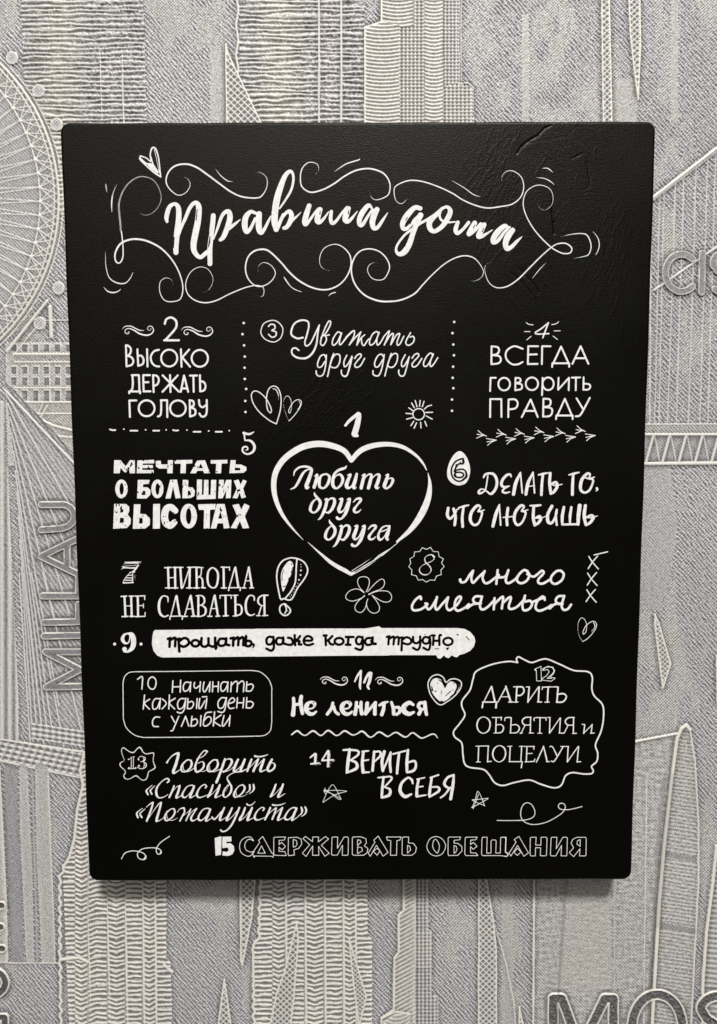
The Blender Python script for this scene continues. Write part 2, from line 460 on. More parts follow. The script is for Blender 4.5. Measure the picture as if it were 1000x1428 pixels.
tower(0, [(135, 1040), (117, 1052), (111, 1075), (115, 1095), (110, 1120), (104, 1170)][::1], s1)
tower(275, [], s2)
ridge([(117, 1052), (112, 1075), (116, 1095), (108, 1130), (104, 1170), (97, 1195), (92, 1204)], 4.5, 0.46, 0.85, NTWIN)
ridge([(84, 1338), (110, 1335), (123, 1341)], 5.0, 0.46, 0.85, NTWIN)
ridge([(229, 1345), (240, 1355)], 5.0, 0.42, 0.7, NTWIN)
# spires again over the towers
spire([(414, 1286), (416, 1310), (410, 1390), (396, 1510), (360, 1510), (386, 1385), (398, 1352)], 8.0)
spire([(487, 1310), (499, 1350), (511, 1390), (501, 1430), (497, 1400), (493, 1372)], 6.0)

# ---- stepped tower at the bottom
def half_tube(u, v, k):
    return 0.34 + 0.10 * np.sin(2 * np.pi * (v + 0.55 * u) / 6.0) * np.clip((592 - u) / 30, 0.2, 1) + 0.08 * k - 0.004 * (578 - u)
def grid_dark(u, v, k):
    return 0.20 + 0.11 * np.sin(2 * np.pi * u / 5.4) + 0.07 * np.sin(2 * np.pi * v / 5.2) + 0.10 * k
fill([(563, 1180), (579, 1180), (579, 1510), (531, 1510), (531, 1420), (549, 1408), (550, 1336), (556, 1328), (556, 1276), (563, 1270)], half_tube, 0.58, NSTEP_T)
fill([(579, 1180), (598, 1180), (598, 1296), (602, 1298), (602, 1386), (611, 1390), (611, 1510), (579, 1510)], grid_dark, 0.18, NSTEP_T, dark=0.10)
fill([(579, 1298), (600, 1298), (600, 1350), (579, 1350)], lambda u, v, k: grid_dark(u, v, k) + 0.08, 0.5, NSTEP_T)
fill([(534, 1424), (556, 1410), (572, 1414), (577, 1510), (534, 1510)], lambda u, v, k: 0.45 + 0.07 * np.sin(2 * np.pi * (v + .02 * (u - 552) ** 2) / 5.5) + 0.08 * k, 0.55, NSTEP_T)
ridge([(563, 1180), (563, 1270), (556, 1276), (556, 1328), (550, 1336), (549, 1408), (532, 1420), (532, 1510)], 3.6, 0.46, 0.9, NSTEP_T)
ridge([(579, 1180), (579, 1346), (572, 1350), (560, 1356)], 2.4, 0.40, 0.7, NSTEP_T)
ridge([(532, 1420), (552, 1410), (572, 1413)], 3.0, 0.5, 0.9, NSTEP_T)

# ---- suspension bridge at the right
for lu in (917, 923, 939, 951, 968, 984, 995, 1012, 1030):
    top = 272 + (1000 - lu) * -0.0 + max(0, (lu - 912)) * -0.76
    ridge([(lu + 3, top + 6), (lu - 4 if lu < 930 else lu - 8, 592)], 2.2, 0.18, 0.10, NSUSP, dark=0.10)
ridge([(908, 300), (906, 592)], 2.4, 0.24, 0.3, NSUSP)
ridge([(905, 280), (1090, 137)], 5.2, 0.46, 0.75, NSUSP)
ridge([(908, 282), (1090, 143)], 2.2, 0.30, 0.2, NSUSP, dark=0.1)
ridge([(912, 405), (1090, 282)], 3.4, 0.34, 0.45, NSUSP)
fill(box(890, 592, 1090, 604), lambda u, v, k: 0.10 + 0.07 * np.sin(2 * np.pi * (u - v) / 5) + 0.10 * k, 0.3, NSUSP)
fill(box(890, 606, 1090, 645), lambda u, v, k: 0.02 + 0.05 * np.sin(2 * np.pi * (u + v) / 4.6) + 0.07 * k, 0.05, NSUSP, dark=0.06)
ridge([(880, 592), (1090, 591)], 2.2, 0.3, 0.6, NSUSP)
ridge([(880, 606), (1090, 606)], 4.0, 0.36, 0.7, NSUSP)
ridge([(880, 647), (1090, 645)], 5.5, 0.40, 0.7, NSUSP)
for k in range(10):
    u0 = 900 + k * 22.8
    ridge([(u0 + 11, 608), (u0 + 1, 644)], 4.0, 0.36, 0.8, NSUSP)
    ridge([(u0 + 13, 608), (u0 + 20, 644)], 2.2, 0.2, 0.25, NSUSP)
ridge([(912, 650), (914, 706)], 3.0, 0.14, 0.3, NSUSP)
fill([(870, 650), (935, 650), (945, 740), (936, 800), (920, 850), (860, 850)], fine_twill_b, 0.12)

# ---- sail-shaped tower at the lower right
fill([(700, 1040), (891, 1034), (946, 1023), (930, 1140), (918, 1240), (908, 1330), (903, 1510), (743, 1510), (743, 1200)],
     lambda u, v, k: 0.05 * np.sin(2 * np.pi * (u - v * 1.05) / 4.6) + 0.06 * vnoise(u / 9, v / 2.4, 41) + 0.04 * vnoise(u / 2.4, v / 9, 44) + 0.08 * k + 0.08, 0.34, NSAIL)
fill([(946, 1023), (957, 1012), (968, 1050), (974, 1150), (974, 1230), (966, 1380), (960, 1510), (905, 1510), (912, 1380), (921, 1240), (932, 1130)],
     lambda u, v, k: 0.055 * np.sin(2 * np.pi * (v - 0.16 * u) / 5.2 + 0.9 * vnoise(u / 40, v / 5, 42)) + 0.05 * vnoise(u / 3, v / 2.4, 43) + 0.13 * k + 0.10, 0.34, NSAIL)
for bv0 in (1186, 1286):
    fill([(921, bv0), (971, bv0 + 9), (971, bv0 + 17), (921, bv0 + 8)], lambda u, v, k: 0.05 * np.sin(2 * np.pi * (u - v) / 4.4) + 0.08 * k + 0.06, 0.1, NSAIL, dark=0.22)
fill([(997, 1190), (1090, 1120), (1090, 1510), (975, 1510), (982, 1340), (988, 1240)],
     lambda u, v, k: 0.07 * np.sin(2 * np.pi * (v - 0.1 * u) / 7) + 0.07 * k + 0.10, 0.32, NSAIL)
ridge([(880, 1036), (891, 1033), (944, 1023)], 3.6, 0.42, 0.85, NSAIL)
ridge([(905, 1510), (912, 1380), (919, 1260), (926, 1180), (936, 1090), (944, 1030), (950, 1016), (957, 1011), (962, 1018)], 5.4, 0.48, 1.0, NSAIL)
ridge([(916, 1290), (921, 1220), (928, 1150), (936, 1080)], 7.0, 0.12, 0.0, NSAIL, dark=0.22)
ridge([(902, 1510), (906, 1380), (911, 1290), (918, 1180), (926, 1085)], 5.5, 0.08, 0.0, NSAIL, dark=0.32)
ridge([(962, 1018), (969, 1060), (974, 1150), (974, 1230), (966, 1380), (960, 1510)], 3.0, 0.36, 0.6, NSAIL)
ridge([(999, 1180), (994, 1230), (985, 1300), (980, 1370), (979, 1510)], 5.0, 0.46, 0.95, NSAIL)
ridge([(745, 1180), (743, 1510)], 3.4, 0.42, 0.85, NSAIL)
ridge([(793, 1180), (786, 1290), (779, 1377), (774, 1510)], 4.0, 0.10, 0.0, NSAIL, dark=0.35)
ridge([(857, 1200), (857, 1510)], 2.0, 0.16, 0.2, NSAIL, dark=0.08)
ridge([(902, 1080), (899, 1300), (897, 1510)], 2.0, 0.22, 0.4, NSAIL)
fill([(793, 1228), (852, 1228), (852, 1380), (779, 1380)], lambda u, v, k: 0.045 * np.sin(2 * np.pi * (u + v * 1.05) / 4.6) + 0.04 * vnoise(u / 10, v / 2.4, 47) + 0.10 * k + 0.10, 0.5, NSAIL)
spire([(999, 915), (1006, 930), (1012, 960), (1000, 980)], 6.5)

# ---- raised lettering of the wallpaper (rim, then a pressed face)
def letters(strokes, w, rim, face, dark, grain):
    for a in strokes:
        ridge(a, w + 2 * rim, 0.62, 0.75, NTEXT, flat=True)
    for a in strokes:
        for p, q in zip(a[:-1], a[1:]):
            s = rect(min(p[0], q[0]) - w, min(p[1], q[1]) - w, max(p[0], q[0]) + w, max(p[1], q[1]) + w)
            if Hh[s].size == 0:
                continue
            on = seg_d(U[s], V[s], p, q) < w * 0.5
            Hh[s] = np.where(on, face + grain * (SPK[s] * 2 + vnoise(U[s] / 2.6, V[s] / 2.6, 51)), Hh[s])
            CR[s] = np.where(on, 0.0, CR[s]); DK[s] = np.where(on, dark, DK[s])
def arc_pts(cu, cv, ru, rv, a0, a1, n=28):
    return [(cu + ru * math.cos(math.radians(t)), cv + rv * math.sin(math.radians(t))) for t in np.linspace(a0, a1, n)]
mill = [
    [(58, 704), (88, 704)] + arc_pts(86, 720, 18, 16.5, -85, 85, 14) + [(88, 737), (58, 739)],         # U
    [(112, 750), (58, 776), (112, 802)], [(94, 760), (94, 792)],                                      # A
    [(60, 831), (110, 831), (110, 806)],                                                               # L
    [(62, 868), (110, 867), (110, 843)],                                                               # L
    [(62, 887), (114, 886)],                                                                           # I
    [(116, 909), (64, 909), (112, 934), (65, 958), (118, 957)]]                                        # M
letters(mill, 7.0, 1.8, 0.40, 0.62, 0.05)
cis = [arc_pts(950, 381, 22.5, 26, -48, -312), [(979, 354), (978, 408)],
       arc_pts(1008, 367, 14, 13, -40, -200, 12) + [(1000, 378), (1016, 386)] + arc_pts(1008, 396, 15, 12, -50, 140, 12),
       arc_pts(1056, 381, 22, 26, -50, -310)]
letters(cis, 7.4, 1.7, 0.42, 0.58, 0.05)
mos = [[(771, 1470), (771, 1392), (783, 1392), (809, 1462), (843, 1392), (855, 1392), (855, 1470)],
       arc_pts(916, 1432, 35, 46, 0, 360, 40),
       arc_pts(1003, 1407, 26, 19, -20, -180, 16) + [(985, 1420), (1004, 1432), (1022, 1444)] + arc_pts(1002, 1456, 24, 20, -30, 160, 14)]
letters(mos, 11.0, 3.2, 0.10, 0.84, 0.34)
edge_txt = [[(-40, 1262), (3, 1262)], [(-40, 1292), (2, 1292)], [(-40, 1322), (4, 1322)],
            arc_pts(-14, 1370, 22, 18, -90, 90, 16), [(-40, 1418), (7, 1418), (7, 1500)]]
letters(edge_txt, 8.0, 3.0, 0.10, 0.9, 0.14)

# ---- relief shading painted into the silver ink: lighter where higher than the surroundings
def boxblur(a, r):
    for ax in (0, 1):
        p = np.pad(a, [(r + 1, r) if k == ax else (0, 0) for k in (0, 1)], mode='edge')
        c = np.cumsum(p.astype(np.float64), axis=ax)
        n = a.shape[ax]
        a = ((np.take(c, np.arange(2 * r + 1, 2 * r + 1 + n), ax) - np.take(c, np.arange(0, n), ax)) / (2 * r + 1)).astype(np.float32)
    return a
INK_SHADE = sstep(-0.14, 0.12, (Hh - boxblur(boxblur(Hh, 4), 4)) + 0.05 * SPK)

# ---- sheet -> meshes: one for the plain paper, one per motif
MOTIFS = {NB: None, NWHEEL: 'ferris_wheel_relief', NHOUSE: 'riverside_building_relief', NTWIN: 'twin_tower_relief',
          NSTEP_T: 'stepped_tower_relief', NSPIRE: 'lattice_spire_relief', NCABLE: 'cable_bridge_relief',
          NSUSP: 'suspension_bridge_relief', NSAIL: 'sail_tower_relief', NTEXT: 'raised_lettering', NCOL: 'pillar_relief'}
inner = (np.abs(GX) < 0.150 - 0.030) & (np.abs(GZ) < 0.201 - 0.034)     # never seen: behind the board
cell_hide = inner[:-1, :-1] & inner[1:, 1:]
cell_pid = PID[:-1, :-1]
idx = np.arange(NX * NZ).reshape(NZ, NX)
quads_all = np.stack([idx[:-1, :-1], idx[1:, :-1], idx[1:, 1:], idx[:-1, 1:]], -1)
CO = np.stack([GX, -Hh * 0.0016, GZ + ZC], -1).reshape(-1, 3)
border = np.zeros((NZ, NX), bool); border[0] = border[-1] = True; border[:, 0] = border[:, -1] = True
CO[border.ravel(), 1] = 0.0

def sheet(name, mask, parent):
    q = quads_all[mask]
    used, inv = np.unique(q.ravel(), return_inverse=True)
    o = mesh_object(name, CO[used], inv.reshape(-1, 4).astype(np.int32), M_WALL, parent, smooth=True)
    for nm, arr in (('cream', CR), ('dark', DK), ('silver', INK_SHADE)):
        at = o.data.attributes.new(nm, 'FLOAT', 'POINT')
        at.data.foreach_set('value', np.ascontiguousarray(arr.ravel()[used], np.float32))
    return o
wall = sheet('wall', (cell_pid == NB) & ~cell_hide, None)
wall['kind'] = 'structure'
wall['label'] = 'silver grey embossed wallpaper with city landmarks behind the black board'
for pid, nm in MOTIFS.items():
    if nm:
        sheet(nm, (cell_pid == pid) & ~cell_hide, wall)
# plain paper: behind the board and on beyond the relief sheet
X0, X1, Z0, Z1 = gx[0], gx[-1], gz[-1] + ZC, gz[0] + ZC
B = 1.6
vs, fs = [], []
def plain(x0, z0, x1, z1, y):
    k = len(vs)
    vs.extend([(x0, y, z0), (x1, y, z0), (x1, y, z1), (x0, y, z1)]); fs.append([k, k + 1, k + 2, k + 3])
plain(X0 - B, ZC - B + .1, X0, ZC + B, 0); plain(X1, ZC - B + .1, X1 + B, ZC + B, 0)
plain(X0, Z1, X1, ZC + B, 0); plain(X0, ZC - B + .1, X1, Z0, 0)
plain(-0.124, ZC - 0.171, 0.124, ZC + 0.171, 0.0012)
po = mesh_object('plain_wallpaper', np.array(vs), fs, M_WALL, wall)
at = po.data.attributes.new('silver', 'FLOAT', 'POINT')
at.data.foreach_set('value', np.full(len(vs), 0.6, np.float32))
# ============================ the board =====================================
def thing(name, label, cat, loc):
    o = bpy.data.objects.new(name, None)
    scene.collection.objects.link(o)
    o.location = loc
    o['label'] = label; o['category'] = cat
    return o
sign = thing('wall_sign', 'black wooden board printed with white hand-lettered Russian house rules, hung on the embossed wallpaper', 'sign', (0, 0, ZC))

BW, BH, RAD, EDGE = 0.150, 0.201, 0.0050, 0.0014
fw, fh, fr = BW - EDGE, BH - EDGE, RAD - EDGE
st = 0.00042
nx = int(2 * fw / st) + 1; nz = int(2 * fh / st) + 1
bx, bz = np.meshgrid(np.linspace(-fw, fw, nx), np.linspace(-fh, fh, nz))
cxx = np.clip(bx, -(fw - fr), fw - fr); czz = np.clip(bz, -(fh - fr), fh - fr)
dxx, dzz = bx - cxx, bz - czz
dd = np.hypot(dxx, dzz); over = dd > fr
kk = np.where(over, fr / np.maximum(dd, 1e-9), 1)
bx, bz = cxx + dxx * kk, czz + dzz * kk
bu, bv = untrace(bx, bz, -T)
# brushed paint over wood: weave-like brush marks, growth rings round two knots, a few checks
bu = bu.astype(np.float32); bv = bv.astype(np.float32)
g = 0.0012 * vnoise(bu / 60, bv / 4, 62) + 0.0008 * vnoise(bu / 4, bv / 60, 63)
def knot(cu, cv, ru, rv, amp, per, seed):
    global g
    w = vnoise(bu / 30, bv / 30, seed) * 14 + vnoise(bu / 9, bv / 12, seed + 1) * 5
    r = np.hypot((bu - cu), (bv - cv) * 0.85) + w
    fall = np.exp(-(((bu - cu) / ru) ** 2 + ((bv - cv) / rv) ** 2)) * sstep(-0.3, 0.4, vnoise(bu / 26, bv / 26, seed + 2) + 0.35)
    g = g + amp * fall * np.sin(2 * np.pi * r / per) * (0.6 + 0.6 * vnoise(bu / 7, bv / 7, seed + 3))
knot(792, 312, 95, 130, 0.032, 5.5, 70)
knot(400, 560, 75, 55, 0.030, 5.0, 80)
# long grain strokes leaning round the knots
gr = np.sin(2 * np.pi * ((bu + 0.22 * bv) / 4.6 + vnoise(bu / 8, bv / 60, 90) * 0.9))
g = g + 0.05 * gr * np.exp(-(((bu - 690) / 34) ** 2 + ((bv - 255) / 60) ** 2)) + 0.045 * gr * np.exp(-(((bu - 850) / 26) ** 2 + ((bv - 360) / 70) ** 2))
gr2 = np.sin(2 * np.pi * ((bu + bv) / 8.0 + vnoise(bu / 20, bv / 20, 91) * 0.6))
g = g + 0.045 * gr2 * np.exp(-(((bu - 440) / 40) ** 2 + ((bv - 575) / 30) ** 2))
def check(pts, w, depth):
    """A fine crack (depth > 0) or a hair of raised grain (depth < 0)."""
    for a, b in zip(pts[:-1], pts[1:]):
        x0, z0 = trace(min(a[0], b[0]) - 3, max(a[1], b[1]) + 3, -T); x1, z1 = trace(max(a[0], b[0]) + 3, min(a[1], b[1]) - 3, -T)
        i0, i1 = max(0, int((z0 + fh) / (2 * fh) * (nz - 1)) - 1), min(nz, int((z1 + fh) / (2 * fh) * (nz - 1)) + 3)
        j0, j1 = max(0, int((x0 + fw) / (2 * fw) * (nx - 1)) - 1), min(nx, int((x1 + fw) / (2 * fw) * (nx - 1)) + 3)
        s = (slice(i0, i1), slice(j0, j1))
        d = seg_d(bu[s], bv[s], a, b)
        if depth > 0:
            g[s] = g[s] - depth * np.clip(1 - d / w, 0, 1)
        else:
            g[s] = np.maximum(g[s], -depth * np.clip(1 - d / w, 0, 1))
rg = np.random.RandomState(12)
def hairs(cu, cv, su, sv, n, lean, ln, bow):
    for _ in range(n):
        u0, v0 = cu + su * rg.randn() * 0.6, cv + sv * rg.randn() * 0.6
        L = ln * rg.uniform(0.4, 1.2); q = lean + 0.25 * rg.randn()
        pts = []
        for t in np.linspace(-0.5, 0.5, 5):
            pts.append((u0 + q * L * t + bow * L * t * t + rg.uniform(-.5, .5), v0 - L * t))
        pts = [p for p in pts if 92 < p[0] < 905 and 178 < p[1] < 1218]
        if len(pts) > 1:
            check(pts, rg.uniform(1.0, 1.5), -rg.uniform(0.06, 0.11))
hairs(690, 262, 34, 75, 90, 0.40, 34, 0.3)
hairs(850, 365, 24, 55, 50, 0.30, 30, -0.3)
hairs(445, 572, 48, 40, 80, 0.75, 22, 0.3)
hairs(735, 395, 36, 40, 40, -0.55, 26, 0.2)
hairs(800, 230, 40, 40, 20, -0.6, 30, 0.5)
check([(771, 278), (770, 296), (772, 310), (773, 326)], 1.7, 0.5)
check([(721, 214), (728, 204), (738, 196), (750, 189), (761, 178), (770, 174)], 1.8, 0.42)
check([(797, 222), (812, 214), (820, 228), (821, 246)], 1.3, 0.16)
check([(818, 226), (823, 248), (822, 260)], 1.3, 0.16)
check([(721, 372), (732, 384), (744, 396), (752, 408)], 1.4, 0.25)
check([(712, 380), (728, 394), (742, 412)], 1.4, 0.22)
check([(445, 598), (448, 612), (447, 620)], 1.0, 0.10)
check([(735, 200), (760, 196), (790, 190), (805, 176)], 1.0, 0.06)
g = np.clip(g, -0.5, 0.110)
ed = np.minimum(fw - np.abs(bx), fh - np.abs(bz))
g = g * sstep(0, 0.002, ed)
verts = [np.stack([bx, -T - g * 0.001, bz], -1).reshape(-1, 3)]
ii = np.arange(nx * nz).reshape(nz, nx)
faces = [np.stack([ii[:-1, :-1], ii[:-1, 1:], ii[1:, 1:], ii[1:, :-1]], -1).reshape(-1, 4)]
loop = np.concatenate([ii[0, :-1], ii[:-1, -1], ii[-1, :0:-1], ii[:0:-1, 0]])
lx, lz = bx.ravel()[loop], bz.ravel()[loop]
ccx, ccz = np.clip(lx, -(fw - fr), fw - fr), np.clip(lz, -(fh - fr), fh - fr)
nrm = np.stack([lx - ccx, lz - ccz], -1); nrm /= np.maximum(np.linalg.norm(nrm, axis=1, keepdims=True), 1e-9)
prev = loop; cnt = nx * nz
prof = [(EDGE * math.sin(a), -T + EDGE * (1 - math.cos(a))) for a in np.linspace(0, math.pi / 2, 7)[1:]]
prof += [(EDGE, -T + 0.009), (EDGE, -T + 0.017), (EDGE - 0.001, -T + 0.0180), (0.0, -T + 0.0181)]
for off, y in prof:
    wv = 0.00012 * np.sin(lx * 140) * np.sin(lz * 90)
    verts.append(np.stack([lx + nrm[:, 0] * (off + wv), np.full(len(loop), y), lz + nrm[:, 1] * (off + wv)], -1))
    cur = np.arange(cnt, cnt + len(loop)); cnt += len(loop)
    faces.append(np.stack([prev, cur, np.roll(cur, -1), np.roll(prev, -1)], -1))
    prev = cur
faces = np.concatenate(faces).astype(np.int32)
panel = mesh_object('panel', np.concatenate(verts), faces, M_BOARD, sign, smooth=True)
hx, hz, ya, yb = fw - .045, fh - .07, -T + 0.0178, 0.0005
mesh_object('back_batten', np.array([(x, y, z) for z in (-hz, hz) for x, y in ((-hx, ya), (hx, ya), (hx, yb), (-hx, yb))]),
            [[0, 1, 2, 3], [4, 7, 6, 5], [0, 4, 5, 1], [1, 5, 6, 2], [2, 6, 7, 3], [3, 7, 4, 0]], M_BOARD, sign)
mesh_object('back_plate', np.array([(-fw + .002, -T + .0179, -fh + .002), (fw - .002, -T + .0179, -fh + .002), (fw - .002, -T + .0179, fh - .002), (-fw + .002, -T + .0179, fh - .002)]), [[0, 1, 2, 3]], M_BOARD, sign)

# ============================ printed lettering =============================
# Strokes are traced as centre lines with a pen width; each printed part becomes one clean mesh of ink.
CELL = 0.5
OX, OY = 80.0, 165.0
FNX, FNY = int(840 / CELL), int(1070 / CELL)
LAYERS = []
cur = None; WIN = (0, 0, 1)
def part(name, label=None, worn=0):
    global cur
    cur = dict(name=name, label=label, worn=worn, F=np.full((FNY, FNX), -3.0, np.float32), bb=[9e9, 9e9, -9e9, -9e9])
    LAYERS.append(cur)
def win(x0, y0, width):
    global WIN
    WIN = (x0, y0, 1000.0 / width)
def wbox(x0, y0, x1, y1):
    i0 = max(0, int((y0 - OY) / CELL)); i1 = min(FNY, int((y1 - OY) / CELL) + 2)
    j0 = max(0, int((x0 - OX) / CELL)); j1 = min(FNX, int((x1 - OX) / CELL) + 2)
    bb = cur['bb']; bb[0] = min(bb[0], j0); bb[1] = min(bb[1], i0); bb[2] = max(bb[2], j1); bb[3] = max(bb[3], i1)
    vv, uu = np.mgrid[i0:i1, j0:j1].astype(np.float32)
    return (slice(i0, i1), slice(j0, j1)), uu * CELL + OX, vv * CELL + OY
def put(s, f, sub):
    F = cur['F']
    F[s] = np.minimum(F[s], -f) if sub else np.maximum(F[s], f)
def stroke(P, R, sub):
    for (a, b, ra, rb) in zip(P[:-1], P[1:], R[:-1], R[1:]):
        m = max(ra, rb) + 1.6
        s, u, v = wbox(min(a[0], b[0]) - m, min(a[1], b[1]) - m, max(a[0], b[0]) + m, max(a[1], b[1]) + m)
        dx, dy = b[0] - a[0], b[1] - a[1]
        t = np.clip(((u - a[0]) * dx + (v - a[1]) * dy) / (dx * dx + dy * dy + 1e-9), 0, 1)
        put(s, (ra + (rb - ra) * t) - np.hypot(u - a[0] - t * dx, v - a[1] - t * dy), sub)
def area(P, grow, sub):
    P = np.asarray(P)
    m = 2 + grow
    s, u, v = wbox(P[:, 0].min() - m, P[:, 1].min() - m, P[:, 0].max() + m, P[:, 1].max() + m)
    ins = np.zeros(u.shape, bool); d = np.full(u.shape, 9e9, np.float32)
    for (x0, y0), (x1, y1) in zip(P, np.roll(P, -1, 0)):
        if y0 != y1:
            ins ^= ((y0 > v) != (y1 > v)) & (u < (x1 - x0) * (v - y0) / (y1 - y0) + x0)
        dx, dy = x1 - x0, y1 - y0
        t = np.clip(((u - x0) * dx + (v - y0) * dy) / (dx * dx + dy * dy + 1e-9), 0, 1)
        d = np.minimum(d, np.hypot(u - x0 - t * dx, v - y0 - t * dy))
    put(s, np.where(ins, d, -d) + grow, sub)
def spline(P, closed):
    """Catmull-Rom through rows (x, y, w)."""
    P = np.asarray(P, float)
    if len(P) == 2 and not closed:
        n = 2
        return P
    if closed:
        Q = np.concatenate([P[-1:], P, P[:2]])
    else:
        Q = np.concatenate([2 * P[:1] - P[1:2], P, 2 * P[-1:] - P[-2:-1]])
    out = []
    for i in range(1, len(Q) - 2):
        p0, p1, p2, p3 = Q[i - 1], Q[i], Q[i + 1], Q[i + 2]
        n = int(min(24, max(2, np.hypot(*(p2 - p1)[:2]) / 1.3)))
        for t in np.arange(n) / n:
            q = 0.5 * (2 * p1 + (p2 - p0) * t + (2 * p0 - 5 * p1 + 4 * p2 - p3) * t * t + (3 * p1 - p0 - 3 * p2 + p3) * t ** 3)
            out.append(q)
    out.append(Q[-2])
    out = np.array(out)
    out[:, 2] = np.maximum(out[:, 2], 0.15)
    return out
def S(w, text, nib=False):
    """w: default pen width in window px (<0 erases); a fractional w < 1 scales the widths written with the points."""
    x0, y0, k = WIN
    sub = w < 0; w = abs(w)
    scale = w if w < 1 else 1.0
    base = 10.0 if w < 1 else w
    for item in text.split(';'):
        item = item.strip()
        if not item:
            continue
        nb = nib
        mode = ''
        if item[0] in '/@=#~oe.N':
            mode = item[0]; item = item[1:]
        if mode in 'oe' and mode:
            cu, cv, ru, rv = [float(t) for t in item.split(',')]
            pts = [(x0 + (cu + ru * math.cos(t)) / k, y0 + (cv + rv * math.sin(t)) / k, base / k) for t in np.linspace(0, 2 * math.pi, 33)[:-1]]
            if mode == 'e':
                area([p[:2] for p in spline(pts, True)], 0, sub)
            else:
                c = spline(pts, True); stroke(c[:, :2], c[:, 2] * 0.5 * scale, sub)
            continue
        if mode == '.':
            for tok in item.replace('.', ' ').split():
                q = [float(t) for t in tok.split(',')]
                r = (q[2] if len(q) > 2 else base) / k * 0.5
                p = (x0 + q[0] / k, y0 + q[1] / k)
                stroke([p, (p[0] + 0.05, p[1])], [r, r], sub)
            continue
        pts = []
        for tok in item.split():
            q = [float(t) for t in tok.lstrip('.').split(',')]
            pts.append((x0 + q[0] / k, y0 + q[1] / k, (q[2] if len(q) > 2 else base) / k))
        if mode == '#':
            area([p[:2] for p in pts], base / k * 0.25 if not sub else 0, sub)
        elif mode == '~':
            area([p[:2] for p in spline(pts, True)], 0, sub)
        else:
            if mode == '/':
                c = np.array(pts)
            elif mode == '=':
                c = np.array(pts + pts[:1])
            else:
                c = spline(pts, mode == '@')
            r = c[:, 2] * 0.5 * scale
            if nb or mode == 'N':
                d = np.gradient(c[:, :2], axis=0)
                an = np.arctan2(d[:, 1], d[:, 0])
                kf = 0.30 + 0.75 * np.clip(np.abs(np.sin(an + math.radians(45))) / 0.6, 0, 1)
                kf = np.convolve(np.pad(kf, 2, mode='edge'), np.ones(5) / 5, 'valid')
                r = r * kf
            stroke(c[:, :2], r, sub)
def N(w, text):
    S(w, text, True)
# ---- title ---------------------------------------------------------------
part('title_lettering')
win(220, 230, 180)
S(40, "72,440,22 68,400,36 92,325,34 135,302,28 160,335,40 162,420,44 150,520,46 141,620,44 141,678,40; 160,560,14 185,480,22 215,410,28 250,330,30 290,292,32 318,325,44 312,430,48 292,530,50 278,610,48 284,670,42 325,715,32 365,690,34 400,660,30")
S(40, "430,392,38 426,450,40 414,550,38 404,650,40 405,765,38; 432,575,12 460,500,20 500,390,28 545,358,34 560,400,44 545,470,44 510,555,38 485,580,28; 555,490,30 600,455,22 640,422,8")
S(30, "755,372,24 720,362,30 682,405,44 674,470,46 688,518,36 720,490,28 755,415,22; 785,380,46 782,440,48 786,500,46 803,525,34 830,490,26 860,430,20 876,395,8")
S(-6, "292,335,6 285,390,10 280,445,6; 405,555,7 400,600,10 393,635,6; 306,345,6 298,425,6; 398,520,4 392,560,6; 128,560,5 122,640,6")
win(230, 215, 200)
S(30, "800,378,12 840,320,16 880,250,18 896,180,18 890,132,20 868,120,26 836,155,34 806,230,42 782,310,46 768,400,46 765,470,46 776,525,36; 785,520,16 800,470,18 825,420,20")
win(400, 230, 160)
S(30, "-75,555,20 -40,465,24 0,412,30 28,408,40 42,445,44 28,495,44 0,540,38 -25,550,32; 45,485,28 85,450,18 124,412,8")
S(40, "195,355,42 168,440,50 155,500,46 168,518,34 200,480,26 250,410,22 280,382,30; 290,388,44 270,450,52 268,490,48 287,500,34 320,470,26 365,408,12")
S(40, "388,405,30 382,470,34 396,508,34 430,488,28 480,420,24 525,372,30; 540,378,38 515,440,54 510,480,48 532,495,34 562,470,28 615,404,10")
S(40, "738,370,22 710,353,38 662,410,48 634,470,46 634,518,38 660,520,34 708,445,26 748,385,20; 785,388,46 760,440,54 746,500,50 757,548,42 790,545,34 830,490,28 878,418,10")
S(-4, "292,400,4 288,430,8; 540,395,4 536,425,8")
win(550, 270, 190)
S(30, "190,108,34 150,103,36 97,155,44 62,215,40 66,258,30 100,250,26 150,190,22 192,150,24; 192,158,42 162,220,42 137,290,38 110,370,42 76,425,44 40,444,34 15,425,22 20,380,18 70,310,18 130,260,20 200,213,20 250,185,22 300,152,22 350,108,22")
S(30, "330,142,28 290,170,38 257,215,42 266,262,38 300,275,32 355,235,36 400,165,40 410,122,34 385,97,24 347,115,20 332,160,18 347,195,18 390,210,16 446,207,12")
S(30, "466,210,28 450,262,34 462,290,30 500,265,24 545,212,26; 590,215,36 562,270,44 548,296,36 580,280,24 635,222,26; 660,228,34 632,280,42 618,314,36 650,310,26 720,266,8")
S(30, "835,252,20 810,237,34 760,280,44 727,330,40 728,358,32 760,345,28 808,282,22 845,246,20; 868,268,38 835,310,48 816,365,42 827,404,36 860,390,30 900,350,24 938,315,6")
S(-4, "95,175,5 85,195,5; 85,360,3 78,385,6; 590,230,5 580,255,4; 655,255,5 645,280,6; 130,195,3 115,225,4")
